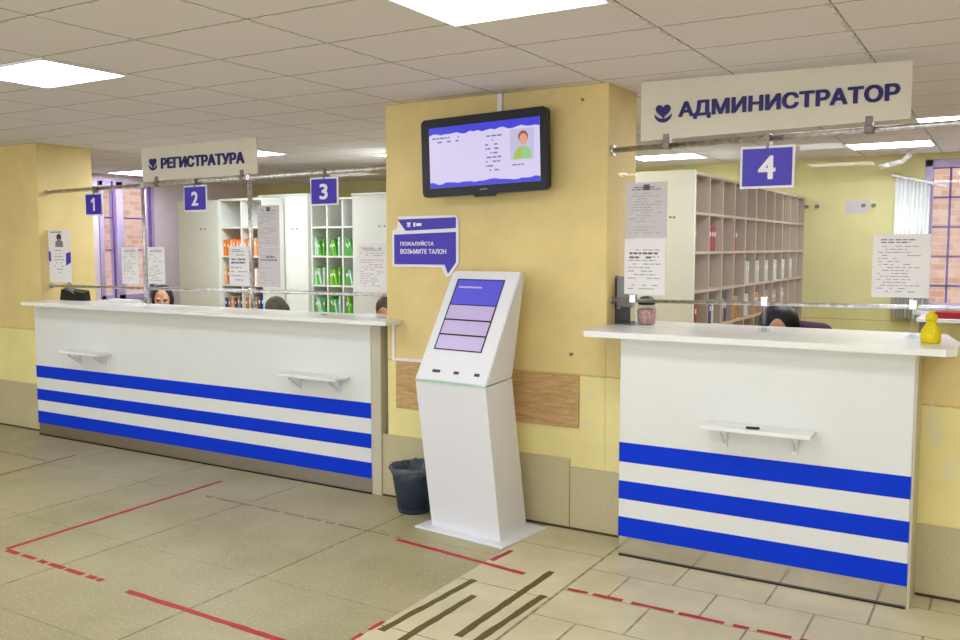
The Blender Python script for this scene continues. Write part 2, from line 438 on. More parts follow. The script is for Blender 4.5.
# stone wainscot slabs
def wains(name, xs, y, zt, label):
    b = B()
    for a, c in zip(xs[:-1], xs[1:]): b.box(a+.002, c-.002, y-.012, y, .0, zt, .003, 1)
    return struct(name, b, M['stone'], label, 'wall cladding')
wains('trim_1', [-3.43, -2.72, -2.10], 4.50, .405, 'olive stone slabs at the foot of the pillar behind the kiosk')
wains('trim_2', [-2.10, -1.69], 4.499, .36, 'lower stone slab at the pillar foot beside counter four')
wains('trim_3', [-.335, .55, 1.5, 2.4, 3.3], 4.45, .335, 'tan stone slabs at the wall foot right of counter four')
wains('trim_4', [-11, -10.1, -9.2, -8.3, -7.4, -7.135], 4.57, .41, 'olive stone slabs at the foot of the far left wall')
M['seam'] = mat('dark_seam_shade', (74, 62, 44), .8)  # dark colour for the shade in the gap at the wall foot
for nm, x0, x1, y in (('seam_shade_center', -3.42, -1.69, 4.488), ('seam_shade_left', -11, -7.135, 4.558), ('seam_shade_right', -.32, 3.3, 4.438)):
    struct(nm, B().box(x0, x1, y-.006, y, 0, .012), M['seam'], 'dark strip for the shade in the seam of floor and wall', 'seam shade')
# office behind: walls and two windows
WX0, WX1, WZ0, WZ1 = -.74, 1.6, 1.0, 2.42
bw = B().box(-9.7, WX0, 9.4, 9.6, 0, CZ).box(WX1, 3.3, 9.4, 9.6, 0, CZ).box(WX0, WX1, 9.4, 9.6, 0, WZ0).box(WX0, WX1, 9.4, 9.6, WZ1, CZ)
struct('wall_back', bw, M['lemon'], 'lemon yellow back wall of the office', 'wall')
VY0, VY1, VZ0, VZ1 = 6.86, 7.66, .95, 2.40
lw = B().box(-9.7, -9.5, 5.1, VY0, 0, CZ).box(-9.7, -9.5, VY1, 9.4, 0, CZ).box(-9.7, -9.5, VY0, VY1, 0, VZ0).box(-9.7, -9.5, VY0, VY1, VZ1, CZ)
struct('wall_office_left', lw, M['lilac'], 'pale lilac side wall of the office at the left', 'wall')
# window_1 (right, back wall)
w1 = thing('window_1', 'lilac framed barred window in the office back wall at right', 'window', (WX0, 9.4, WZ0)); w1['kind'] = 'structure'
fb = B()
fb.box(WX0, WX0+.07, 9.38, 9.5, WZ0, WZ1, .005).box(WX1-.07, WX1, 9.38, 9.5, WZ0, WZ1, .005).box(WX0, WX1, 9.38, 9.5, WZ1-.07, WZ1, .005).box(WX0, WX1, 9.38, 9.5, WZ0, WZ0+.07, .005).box(.40, .46, 9.4, 9.5, WZ0, WZ1, .005)
part('window_frame', fb, M['frame_lilac'], w1)
gb = B()
for k in range(7): gb.box(WX0+.2+.32*k, WX0+.22+.32*k, 9.52, 9.54, WZ0, WZ1)
for k in range(5): gb.box(WX0, WX1, 9.52, 9.54, WZ0+.22+.28*k, WZ0+.24+.28*k)
part('window_bars', gb, M['frame_violet'], w1)
part('window_pane', B().box(WX0+.07, WX1-.07, 9.455, 9.461, WZ0+.07, WZ1-.07), M['glass'], w1)
part('window_sill', B().box(WX0-.05, WX1+.05, 9.25, 9.4, WZ0-.04, WZ0, .008), M['white_top'], w1)
# window_2 (left side wall)
w2 = thing('window_2', 'lilac framed window at the left behind desk one', 'window', (-9.5, VY0, VZ0)); w2['kind'] = 'structure'
fb = B().box(-9.62, -9.48, VY0, VY0+.06, VZ0, VZ1, .005).box(-9.62, -9.48, VY1-.09, VY1, VZ0, VZ1, .005).box(-9.62, -9.48, VY0, VY1, VZ1-.06, VZ1, .005).box(-9.62, -9.48, VY0, VY1, VZ0, VZ0+.06, .005).box(-9.62, -9.48, VY0+.24, VY0+.34, VZ0, VZ1, .005)
part('window_frame', fb, M['frame_lilac'], w2)
fb = B().box(-9.47, -9.45, VY0+.17, VY0+.19, VZ0, VZ1).box(-9.47, -9.45, VY1-.11, VY1-.07, VZ0, VZ1).box(-9.60, -9.58, VY0, VY1, 1.55, 1.57).box(-9.60, -9.58, VY0, VY1, 1.95, 1.97)
part('window_bars', fb, M['frame_violet'], w2)
part('window_pane', B().box(-9.57, -9.564, VY0+.06, VY1-.06, VZ0+.06, VZ1-.06), M['glass'], w2)
# brick facades seen through the windows
struct('wall_outside_back', B().box(-4, 6, 11.6, 11.8, -.08, 6), M['brick'], 'orange brick facade outside the right window', 'wall')
struct('wall_outside_left', B().box(-12.4, -12.2, 5.4, 12, -.08, 6), M['brick'], 'orange brick facade outside the left window', 'wall')

# ------------------------------------------------------------------ ceiling lamps
GX = lambda k: -1.93 + .661*k
GY = lambda k: 3.49 + .468*k
def lamp(i, j, label, m, grp):
    x0, x1, y0, y1 = GX(i), GX(i+1), GY(j), GY(j+1)
    t = thing('ceiling_lamp', label, 'ceiling light', ((x0+x1)/2, (y0+y1)/2, CZ), grp)
    fr = B().box(x0, x1, y0, y0+.009, CZ-.012, CZ).box(x0, x1, y1-.009, y1, CZ-.012, CZ).box(x0, x0+.009, y0+.009, y1-.009, CZ-.012, CZ).box(x1-.009, x1, y0+.009, y1-.009, CZ-.012, CZ)
    part('lamp_frame', fr, M['white'], t)
    part('diffuser', B().box(x0+.009, x1-.009, y0+.009, y1-.009, CZ-.008, CZ-.001), m, t)
lamp(-4, -2, 'square ceiling lamp at the upper left over the terrazzo floor', M['lamp'], 'hall ceiling lamps')
lamp(0, -2, 'ceiling lamp cut by the top of the photo above the television', M['lamp'], 'hall ceiling lamps')
OFF = 'unseen hall ceiling lamp outside the frame'
for i, j in ((4, -2), (-8, -2), (-4, -6), (0, -6), (4, -6), (-8, -6), (-4, -10), (0, -10)):
    lamp(i, j, OFF, M['lamp'], 'hall ceiling lamps out of frame')
lamp(-7, 5, 'office ceiling lamp just right of the registry sign', M['lamp_office'], 'office ceiling lamps')
lamp(-5, 7, 'office ceiling lamp beside the pillar above desk three', M['lamp_office'], 'office ceiling lamps')
lamp(-2, 10, 'office ceiling lamp above the white end of the tall shelving', M['lamp_office'], 'office ceiling lamps')
lamp(1, 10, 'office ceiling lamp right of plate four under the sign', M['lamp_office'], 'office ceiling lamps')
lamp(2, 7, 'office ceiling lamp at the right edge beside the sign', M['lamp_office'], 'office ceiling lamps')
lamp(-7, 4, 'added unseen office ceiling lamp behind the registry sign', M['lamp_office'], 'office ceiling lamps')  # added to brighten the white cabinets, hidden by the sign
lamp(-2, 3, 'added unseen office ceiling lamp hidden behind the pillar', M['lamp_office'], 'office ceiling lamps')  # added to brighten the white end board, out of sight
lamp(1, 4, 'added unseen office ceiling lamp hidden behind the administrator sign', M['lamp_office'], 'office ceiling lamps')  # added fill for the right office bay, screened by the sign
lamp(-11, 7, 'office ceiling lamp above the left window', M['lamp_office'], 'office ceiling lamps')

# ------------------------------------------------------------------ counters
def counter(name, label, x0, x1, y0, y1, ztop, kick, endx=None, leftend=False):
    t = thing(name, label, 'counter', ((x0+x1)/2, (y0+y1)/2, 0), 'white counters with blue stripes')
    part('front_panel', B().box(x0, x1, y0, y1, .104, ztop, .003, 1), M['white_lam'], t)
    part('kick_plate', B().box(x0, x1, y0+.006, y1, 0, .103, .002, 1), kick, t)
    part('floor_gap_shade', B().box(x0+.004, x1-.004, y0-.003, y0+.006, 0, .009), M['black'], t)  # black strip put in for the dark gap under the kick plate
    for a, b in ((.104, .207), (.302, .397), (.497, .598)):
        part('blue_stripe', B().box(x0, x1, y0-.002, y0, a, b), M['blue'], t)
    if endx: part('end_panel', B().box(endx[0], endx[1], endx[2], y1, 0, ztop, .003, 1), M['edge'], t)['label'] = 'beige grey end panel'
    return t
counter('reception_counter', 'left half of the long striped counter, under plates one and two', -7.09, -5.26, 4.47, 4.615, 1.117, M['steel'])
counter('reception_counter', 'right half of the long striped counter, ending at the pillar', -5.26, -3.501, 4.47, 4.615, 1.117, M['steel'], (-3.501, -3.425, 4.474))
counter('reception_counter', 'single striped counter with a polished kick plate under plate four', -1.70, -.339, 4.23, 4.445, 1.138, M['mirror'], (-.339, -.326, 4.228))
tl = [(-7.05, 4.33), (-3.275, 4.33), (-3.275, 4.495), (-3.395, 4.495), (-3.395, 4.76), (-7.135, 4.76), (-7.135, 4.565), (-7.05, 4.565)]
single('countertop', B().flat(tl, 1.118, 1.144), M['white_top'], (-5.2, 4.5, 1.118), 'long white countertop over the striped counter at left', 'countertop', 'white countertops')
tr = [(-1.85, 4.13), (-.215, 4.13), (-.18, 4.165), (-.18, 4.444), (1.6, 4.60), (1.6, 4.88), (-1.87, 4.88), (-1.87, 4.51), (-1.878, 4.495), (-1.885, 4.495)]
tr = [(-1.86, 4.13), (-.22, 4.13), (-.18, 4.17), (-.18, 4.46), (-.26, 4.88), (-1.89, 4.88), (-1.89, 4.495), (-1.90, 4.495), (-1.90, 4.20)]
single('countertop', B().flat(tr, 1.144, 1.174), M['white_top'], (-1, 4.4, 1.14), 'thick white countertop with a clipped corner over counter four', 'countertop', 'white countertops')
def ledge(x0, x1, z, y, label, mark=False):
    t = thing('wall_shelf', label, 'shelf', ((x0+x1)/2, y, z-.1), 'small bag shelves on the counters')
    part('board', B().box(x0, x1, y-.14, y-.002, z, z+.02, .004), M['white_top'], t)
    for xx in (x0+.09, x1-.09):
        part('bracket', B().box(xx-.012, xx+.012, y-.012, y-.002, z-.1, z).hexa([(xx-.004, y-.11, z-.012), (xx+.004, y-.11, z-.012), (xx+.004, y-.004, z-.095), (xx-.004, y-.004, z-.095), (xx-.004, y-.11, z), (xx+.004, y-.11, z), (xx+.004, y-.004, z-.07), (xx-.004, y-.004, z-.07)]), M['white'], t)
ledge(-6.58, -6.08, .745, 4.47, 'small white bag shelf under plate one at the left end of the counter')
ledge(-4.20, -3.675, .738, 4.47, 'small white bag shelf on the long counter under plate three')
ledge(-1.245, -.738, .738, 4.23, 'small white bag shelf on counter four with a dark pen on it')
single('pen', B().tube((-1.03, 4.12, .7635), (-.97, 4.13, .7635), .0055, seg=8), M['black'], (-1.0, 4.125, .758), 'short dark pen lying on the bag shelf of counter four', 'pen')

# ------------------------------------------------------------------ glazing rails and panes
LY, RY = 4.66, 4.55
zl = lambda x: 2.068 + (x+7.19)*.0118
zr = lambda x: 2.124 + (x+1.875)*.018
def rail(t, name, x0, x1, zf, y, r):
    return part(name, B().tube((x0, y, zf(x0)), (x1, y, zf(x1)), r, seg=14), M['pipe'], t, True)
def flange(t, x, y, z, d, r=.026):
    part('flange', B().tube((x, y, z), (x+d*.014, y, z), r, seg=16), M['chrome'], t)
t = thing('glazing_screen', 'chrome pipe and glass screen standing on the long left countertop', 'screen', (-5.3, LY, 1.144), 'counter glass screens')
rail(t, 'top_rail', -7.133, -3.392, zl, LY, .016)
bl = lambda x: 1.266 + (x+7.19)*.0055
rail(t, 'bottom_rail', -7.133, -3.392, bl, LY, .012)
flange(t, -7.134, LY, zl(-7.13), 1); flange(t, -7.134, LY, bl(-7.2), 1, .022); flange(t, -3.391, LY, zl(-3.39), -1); flange(t, -3.391, LY, bl(-3.39), -1, .022)
PX = (-5.89, -4.73)
for x in PX:
    p = part('post', B().tube((x, LY, 1.144), (x, LY, zl(x)+.03), .016, seg=14), M['pipe'], t, True)
    part('foot', B().tube((x, LY, 1.144), (x, LY, 1.156), .034, seg=18), M['chrome'], p)
    part('clamp', B().box(x-.02, x+.02, LY-.024, LY+.024, zl(x)-.024, zl(x)+.024, .006), M['chrome'], p)
    part('clamp', B().box(x-.02, x+.02, LY-.024, LY+.024, bl(x)-.022, bl(x)+.022, .006), M['chrome'], p)
for a, b in ((-7.11, -5.91), (-5.87, -4.75), (-4.71, -3.41)):
    part('glass_pane', B().hexa([(a, LY-.003, bl(a)+.013), (b, LY-.003, bl(b)+.013), (b, LY+.003, bl(b)+.013), (a, LY+.003, bl(a)+.013), (a, LY-.003, zl(a)-.017), (b, LY-.003, zl(b)-.017), (b, LY+.003, zl(b)-.017), (a, LY+.003, zl(a)-.017)]), M['glass'], t)
t = thing('glazing_screen', 'chrome pipe and glass screen standing on countertop four', 'screen', (-.9, RY, 1.174), 'counter glass screens')
br_ = lambda x: 1.308 + (x+1.875)*.009
rail(t, 'top_rail', -1.891, 2.6, zr, RY, .015)
rail(t, 'bottom_rail', -1.891, 2.6, br_, RY, .010)
flange(t, -1.892, RY, zr(-1.893), 1, .03); flange(t, -1.892, RY, br_(-1.875), 1, .022)
for x in (-1.76, -1.06, -.385):
    c = part('glass_clamp', B().box(x-.018, x+.018, RY-.016, RY+.016, br_(x)-.012, br_(x)+.035, .004), M['chrome'], t)
    part('standoff', B().tube((x, RY, 1.174), (x, RY, br_(x)), .014, seg=14).tube((x, RY, 1.174), (x, RY, 1.19), .03, seg=18), M['acryl'], c)
a, b = -1.85, 2.5
part('glass_pane', B().hexa([(a, RY-.003, br_(a)+.011), (b, RY-.003, br_(b)+.011), (b, RY+.003, br_(b)+.011), (a, RY+.003, br_(a)+.011), (a, RY-.003, zr(a)-.016), (b, RY-.003, zr(b)-.016), (b, RY+.003, zr(b)-.016), (a, RY+.003, zr(a)-.016)]), M['glass'], t)

# ------------------------------------------------------------------ signs
def heart_bm(cx, cz, w, y0, y1):
    """a heart over a smile arc"""
    b = B(); pts = []
    for k in range(40):
        a = 2*PI*k/40
        pts.append((cx + w*.030*16*math.sin(a)**3, cz + w*.030*(13*math.cos(a)-5*math.cos(2*a)-2*math.cos(3*a)-math.cos(4*a)) + w*.16))
    b.prism(pts[::-1], y0, y1)
    o = []; i_ = []
    for k in range(17):
        a = PI*(1.12 + .76*k/16)
        o.append((cx + w*.58*math.cos(a), cz + w*.06 + w*.62*math.sin(a))); i_.append((cx + w*.56*math.cos(a), cz + w*.13 + w*.45*math.sin(a)))
    b.prism(o + i_[::-1], y0, y1)
    return b
def title_sign(name, label, board, y, txt, tx, logo, clamps, zf, ry):
    t = thing(name, label, 'sign', ((board[0][0]+board[1][0])/2, y, board[0][1]), 'titles above the glass screens')
    part('board', B().prism(board, y-.006, y+.006), M['sign'], t)
    part('lettering', text_bm(txt, *tx, y-.0065, y-.013, .044), M['navy'], t)
    part('heart_logo', heart_bm(*logo, y-.0125, y-.0065), M['navy'], t)
    for x in clamps:
        part('clamp', B().box(x-.016, x+.016, y-.014, ry+.016, zf(x)+.008, zf(x)+.06, .004).box(x-.02, x+.02, min(y, ry)-.018, ry+.018, zf(x)-.018, zf(x)+.018, .005), M['dmetal'], t)
sy = 4.62
title_sign('title_sign', 'cream sign board reading АДМИНИСТРАТОР above plate four', [(-1.72, 2.16), (-.425, 2.185), (-.425, 2.445), (-1.72, 2.468)], 4.53,
           'АДМИНИСТРАТОР', (-1.515, -.472, 2.255, 2.349), (-1.597, 2.296, .085), (-1.58, -.60), zr, RY)
title_sign('title_sign', 'cream sign board reading РЕГИСТРАТУРА above plate two', [(-5.88, 2.11), (-4.65, 2.12), (-4.65, 2.378), (-5.90, 2.372)], LY,
           'РЕГИСТРАТУРА', (-5.66, -4.77, 2.20, 2.285), (-5.755, 2.24, .085), (-4.80, -5.72), zl, LY)
def plate(n, x0, x1, z0, z1, y, zrail, ry, label):
    t = thing('number_plate', label, 'number plate', ((x0+x1)/2, y, z0), 'violet numbered plates')
    part('backing', B().box(x0, x1, y-.004, y+.004, z0, z1, .002, 1), M['white'], t)
    part('face', B().box(x0+.012, x1-.012, y-.0065, y-.004, z0+.012, z1-.012), M['violet'], t)
    w = (x1-x0); cx = (x0+x1)/2; hh = .115 if n == '4' else .105; hw = {'1': .024, '4': .042}.get(n, .036)
    if n == '1':
        zc = (z0+z1)/2
        one = B().prism([(cx-.002, zc-.053), (cx+.018, zc-.053), (cx+.018, zc+.053), (cx+.002, zc+.053), (cx-.026, zc+.032), (cx-.026, zc+.012), (cx-.002, zc+.028)], y-.0095, y-.0066)
    part('numeral', one if n == '1' else text_bm(n, cx-hw, cx+hw, (z0+z1)/2-hh/2-.002, (z0+z1)/2+hh/2-.002, y-.0066, y-.0095, .03), M['white'], t)
    part('hanger', B().box(cx-.008, cx+.008, y-.006, ry+.02, z1-.02, zrail+.018, .002, 1), M['dmetal'], t)
plate('1', -6.575, -6.355, 1.855, 2.04, LY-.028, zl(-6.4), LY, 'violet plate numbered 1 at the left end of the glass')
plate('2', -5.39, -5.14, 1.865, 2.06, LY-.028, zl(-5.2), LY, 'violet plate numbered 2 under the registry sign')
plate('3', -4.13, -3.885, 1.88, 2.07, LY-.028, zl(-4), LY, 'violet plate numbered 3 hanging near the pillar')
plate('4', -1.185, -.922, 1.888, 2.095, 4.50, zr(-1.05), RY, 'large violet plate numbered 4 under the administrator sign')

# ------------------------------------------------------------------ notices on the glass
rp = random.Random(3)
def notice(x0, x1, z0, z1, y, label, rows=12, m='paper', emblem=False, bold_rows=(), tilt=0, extra=None, title=True):
    cx, cz = (x0+x1)/2, (z0+z1)/2; w, h = x1-x0, z1-z0
    t = thing('paper_notice', label, 'notice', (cx, y, z0), 'paper notices taped to the glass')
    part('sheet', B().box(x0, x1, y-.0015, y, z0, z1), M[m], t)
    yy = y-.0016
    part('printed_text', lines_bm(x0+w*.09, x1-w*.09, z0+h*.07, z1-h*.17, int(rows*1.5), yy, rp, .30, .72), M['ink'], t)
    if title:
        hb = lines_bm(x0+w*.14, x1-w*.14, z1-h*.15, z1-h*.07, 2, yy, rp, .42, .88)
        if len(hb.bm.faces): part('heading', hb, M['ink_dark'], t)
        else: hb.bm.free()
    if emblem: part('emblem', B().box(cx-.018, cx+.018, yy-.0006, yy, z1-.042, z1-.012), M['ink_dark'], t)
    for k, zf in enumerate(bold_rows):
        part('bold_line', lines_bm(x0+w*.12, x1-w*.12, z0+h*zf-.022, z0+h*zf+.022, 2, yy-.0002, rp, .5, .9), M['ink_dark'], t)
    return t
NL = LY-.0045
notice(-6.17, -5.965, 1.305, 1.60, NL, 'white notice just left of the first chrome post', 9)
notice(-5.855, -5.655, 1.31, 1.60, NL, 'white notice just right of the first chrome post beside the lilac wall', 8)
notice(-4.95, -4.745, 1.325, 1.605, NL, 'small white notice left of the second chrome post before orange folders', 5, bold_rows=(.62,))
t = notice(-4.655, -4.445, 1.60, 1.895, NL, 'grey notice with an emblem, upper of two right of the second chrome post', 9, 'paper_grey', True)
t = notice(-4.655, -4.445, 1.315, 1.597, NL, 'grey notice lower of two right of the second chrome post', 8, 'paper_grey', False, (.72,), title=False)
notice(-3.745, -3.50, 1.315, 1.62, NL, 'white notice at the pillar end of the left glass', 10)
NR = RY-.0045
notice(-1.805, -1.575, 1.648, 1.945, NR, 'grey notice with a dark emblem, upper of two at the left of glass four', 10, 'paper_grey', True)
notice(-1.81, -1.58, 1.345, 1.645, NR, 'white notice lower of two at the left of glass four', 8, 'paper', False, (.7,), title=False)
notice(-.566, -.322, 1.365, 1.66, NR, 'large white notice at the right of glass four above the yellow bottle', 11)
# poster with portrait at the far left
x0, x1, z0, z1, y = -7.135, -6.83, 1.30, 1.745, NL
t = thing('poster', 'white and violet poster with a small grey portrait at the left end of the glass', 'poster', ((x0+x1)/2, y, z0))
part('sheet', B().box(x0, x1, y-.0015, y, z0, z1), M['paper'], t)
yy = y-.0016
part('portrait', B().prism([(-7.04, 1.60), (-6.93, 1.60), (-6.935, 1.645), (-6.96, 1.655), (-6.955, 1.69), (-6.985, 1.705), (-7.015, 1.69), (-7.01, 1.655), (-7.035, 1.645)], yy-.0006, yy), M['grey'], t)
part('portrait_hair', B().prism([(-7.02, 1.67), (-6.95, 1.67), (-6.955, 1.70), (-6.985, 1.716), (-7.015, 1.70)], yy-.0012, yy-.0006), M['dark'], t)
part('printed_text', lines_bm(-7.06, -6.91, 1.37, 1.585, 8, yy, rp, .35), M['ink'], t)
part('heading', lines_bm(-7.10, -6.93, 1.715, 1.738, 1, yy, rp, .5, .95), M['ink_dark'], t)
part('violet_flash', B().prism([(-6.90, 1.44), (-6.83, 1.47), (-6.83, 1.56), (-6.895, 1.545)], yy-.0006, yy), M['violet'], t)
part('violet_flash', B().prism([(-7.135, 1.48), (-7.105, 1.475), (-7.105, 1.56), (-7.135, 1.565)], yy-.0006, yy), M['violet'], t)

# ------------------------------------------------------------------ television
tx, tz, ty = -2.605, 2.128, 4.38
RT = Matrix.Translation((tx, 0, tz)) @ Matrix.Rotation(math.radians(-1.6), 4, 'Y') @ Matrix.Translation((-tx, 0, -tz))
t = thing('television', 'black flat television showing a lilac slide high on the pillar', 'television', (tx, ty, 1.9))
def rrect(x0, x1, z0, z1, r, n=5):
    p = []
    for cx, cz, a0 in ((x1-r, z1-r, 0), (x0+r, z1-r, 90), (x0+r, z0+r, 180), (x1-r, z0+r, 270)):
        for k in range(n+1):
            a = math.radians(a0 + 90*k/n); p.append((cx+r*math.cos(a), cz+r*math.sin(a)))
    return p
TX0, TX1, TZ0, TZ1 = -3.025, -2.195, 1.902, 2.354
hb = B().prism(rrect(TX0, TX1, TZ0, TZ1, .03), ty-.01, ty+.03, RT)
hb.prism(rrect(TX0+.06, TX1-.06, TZ0+.05, TZ1-.05, .03), ty+.03, ty+.065, RT)
hb.prism([(-2.68, 1.902), (-2.53, 1.902), (-2.545, 1.888), (-2.665, 1.888)], ty-.008, ty+.02, RT)
part('housing', hb, M['black'], t)
S0, S1, Q0, Q1 = -2.968, -2.240, 1.952, 2.302
scr = part('screen', B().box(S0, S1, ty-.0115, ty-.010, Q0, Q1, m=RT), M['scr_lav'], t)
def ragged(z_flat, z_r, up, seed):
    r_ = random.Random(seed); n = 26; top = [(S0 + (S1-S0)*k/n, z_r + r_.uniform(-.007, .007)) for k in range(n+1)]
    return [(S0, z_flat)] + top + [(S1, z_flat)] if not up else [(S0, z_flat)] + top + [(S1, z_flat)]
part('blue_band', B().prism(ragged(Q1, Q1-.042, False, 1), ty-.013, ty-.0115, RT).prism(ragged(Q0, Q0+.026, True, 2), ty-.013, ty-.0115, RT), M['scr_blue'], scr)
part('slide_picture', B().box(-2.425, -2.275, ty-.0125, ty-.0115, 2.075, 2.245, m=RT), M['scr_photo'], scr)
fg = B().prism([(-2.41, 2.08), (-2.29, 2.08), (-2.295, 2.125), (-2.325, 2.15), (-2.36, 2.15), (-2.395, 2.125)], ty-.0135, ty-.0125, RT)
part('coat', fg, M['scr_green'], scr)
part('scarf', B().prism([(-2.40, 2.085), (-2.36, 2.085), (-2.345, 2.125), (-2.36, 2.15), (-2.385, 2.125)], ty-.0142, ty-.0135, RT), M['scr_lime'], scr)
def disc(cx, cz, rx, rz, y0, y1, m, n=20): return B().prism([(cx+rx*math.cos(2*PI*k/n), cz+rz*math.sin(2*PI*k/n)) for k in range(n)], y0, y1, m)
part('hair', disc(-2.342, 2.20, .031, .034, ty-.0138, ty-.0125, RT), M['scr_hair'], scr)
part('face', disc(-2.340, 2.186, .025, .032, ty-.0144, ty-.0138, RT), M['scr_skin'], scr)
tb = lines_bm(-2.585, -2.47, 2.02, 2.235, 9, ty-.0115, rp, .35); bmesh.ops.transform(tb.bm, matrix=RT, verts=tb.bm.verts)
part('slide_text', tb, M['scr_ink'], scr)
tb = lines_bm(-2.955, -2.75, 2.205, 2.25, 2, ty-.0115, rp, .4, .6); bmesh.ops.transform(tb.bm, matrix=RT, verts=tb.bm.verts)
part('slide_text', tb, M['scr_ink'], scr)
tb = lines_bm(-2.43, -2.28, 2.04, 2.06, 1, ty-.0115, rp, .35, .6); bmesh.ops.transform(tb.bm, matrix=RT, verts=tb.bm.verts)
part('slide_text', tb, M['scr_ink'], scr)
part('wall_bracket', B().box(-2.72, -2.5, ty+.065, 4.498, 2.03, 2.22, .004), M['dmetal'], t)
part('badge', B().box(-2.63, -2.58, ty-.0115, ty-.010, 1.925, 1.933, m=RT), M['grey'], t)
single('cable_duct', B().box(-2.575, -2.545, 4.482, 4.499, 2.36, 2.478, .003), M['white'], (-2.56, 4.49, 2.36), 'short white cable duct from the television up to the ceiling', 'cable duct')

# ------------------------------------------------------------------ speech bubble sign
t = thing('speech_bubble_sign', 'violet speech bubble sign with white edge on the pillar under the television', 'sign', (-3.08, 4.498, 1.44))
part('white_board', B().prism([(-3.285, 1.79), (-2.865, 1.79), (-2.845, 1.775), (-2.845, 1.50), (-2.905, 1.425), (-2.935, 1.42), (-2.965, 1.475), (-3.325, 1.475), (-3.335, 1.49), (-3.335, 1.70), (-3.30, 1.715)][::-1], 4.488, 4.499), M['white'], t)
part('violet_field', B().prism([(-3.318, 1.677), (-2.862, 1.69), (-2.862, 1.508), (-2.918, 1.44), (-2.942, 1.493), (-3.318, 1.493)][::-1], 4.485, 4.488), M['violet'], t)
part('violet_header', B().prism([(-3.29, 1.770), (-2.862, 1.777), (-2.862, 1.713), (-3.23, 1.70)][::-1], 4.485, 4.488), M['violet'], t)
lt = text_bm('ПОЖАЛУЙСТА', -3.27, -3.02, 1.608, 1.638, 4.4848, 4.4838, .025); part('lettering', lt, M['white'], t)
lt = text_bm('ВОЗЬМИТЕ ТАЛОН', -3.27, -2.93, 1.558, 1.588, 4.4848, 4.4838, .025); part('lettering', lt, M['white'], t)
part('header_marks', heart_bm(-3.205, 1.738, .028, 4.4838, 4.4848).box(-3.17, -3.155, 4.4838, 4.4848, 1.725, 1.75).box(-3.148, -3.11, 4.4838, 4.4848, 1.728, 1.746), M['white'], t)

# ------------------------------------------------------------------ pillar fittings
t = single('wood_panel', B().box(-3.315, -2.05, 4.486, 4.499, .585, .882, .003, 1), M['wood'], (-2.67, 4.499, .585), 'long worn brown wood panel on the pillar behind the kiosk', 'wall panel')
single('cable_duct', B().box(-3.345, -3.325, 4.488, 4.499, .885, 1.115, .002, 1).box(-3.345, -2.85, 4.487, 4.499, .884, .902, .002, 1), M['white'], (-3.1, 4.499, .884), 'thin white cable duct bending along the pillar left of the kiosk', 'cable duct')
single('nail', B().tube((-2.10, 4.502, 1.00), (-2.10, 4.485, 1.0), .008, .010, seg=10), M['dmetal'], (-2.10, 4.5, 1.0), 'dark nail in the pillar above the wood panel', 'nail')
single('nail', B().tube((-2.045, 4.502, 2.40), (-2.045, 4.485, 2.40), .006, .008, seg=10), M['dmetal'], (-2.045, 4.5, 2.4), 'dark nail in the pillar up right of the television', 'nail')

# ------------------------------------------------------------------ kiosk
RZ = math.radians(-6.5)
t = thing('queue_kiosk', 'white queue ticket kiosk with a slanted touch screen on the tiles', 'kiosk', (-2.53, 4.25, 0), None, RZ)
KW = WORLD[t.name]
def K(b): bmesh.ops.transform(b.bm, matrix=KW, verts=b.bm.verts); return b
part('base_plate', K(B().box(-.315, .305, -.235, .20, 0, .012, .003, 1)), M['kiosk'], t)
wb, wk = .25, .25
FY = dict(b=-.165, k=-.30, t=.03); ZK, ZT = .868, 1.462
def ring(y0, z0, y1, z1, w0, w1): return [(-w0, y0, z0), (w0, y0, z0), (w1, y1, z1), (-w1, y1, z1)]
body = B()
r0 = [(-.243, -.165, .012), (.243, -.165, .012), (.185, .165, .012), (-.215, .165, .012)]
r1 = [(-.243, -.30, ZK), (.243, -.30, ZK), (.195, .005, ZK+.01), (-.215, .005, ZK+.01)]
body.hexa(r0 + r1)
part('pedestal', K(body), M['kiosk'], t)
head = B()
h0 = [(-.245, -.304, ZK+.006), (.245, -.304, ZK+.006), (.197, .005, ZK+.014), (-.215, .005, ZK+.014)]
h1 = [(-.243, .03, ZT), (.236, .03, ZT), (.215, .10, ZT), (-.22, .10, ZT)]
head.hexa(h0 + h1)
es = [e for e in head.bm.edges]
bmesh.ops.bevel(head.bm, geom=es, offset=.006, segments=2, affect='EDGES')
hd = part('head', K(head), M['kiosk'], t)
part('knee_seam', K(B().box(-.246, .246, -.306, -.28, ZK-.002, ZK+.007)), M['mint'], t)['label'] = 'greenish glass edge at the knee'
# slanted frame: u across, v up the face, n outward
U = Vector((1, 0, 0)); V = (Vector((0, .03, ZT)) - Vector((0, -.304, ZK+.006))); VL = V.length; V.normalize(); N = U.cross(V); O0 = Vector((-.25, -.304, ZK+.006))
def slab(u0, u1, v0, v1, n0, n1):
    P = lambda u, v, n: tuple(O0 + U*u*.5 + V*v*VL + N*n)
    return K(B().hexa([P(u0, v0, n0), P(u1, v0, n0), P(u1, v1, n0), P(u0, v1, n0), P(u0, v0, n1), P(u1, v0, n1), P(u1, v1, n1), P(u0, v1, n1)]))
sc = part('touch_screen', slab(.135, .80, .275, .925, .0005, .003), M['black'], t)
part('display_header', slab(.155, .79, .69, .915, .003, .004), M['k_blue'], sc)
for a, b in ((.285, .405), (.42, .54), (.555, .68)): part('menu_button', slab(.155, .785, a, b, .003, .004), M['k_pink'], sc)
part('display_text', slab(.19, .52, .84, .855, .004, .0045), M['k_pink'], sc)
for u in (.22, .52, .80): part('printed_mark', slab(u, u+.11 if u < .3 else u+.07, .075, .10, .0003, .0012), M['dark'], t)

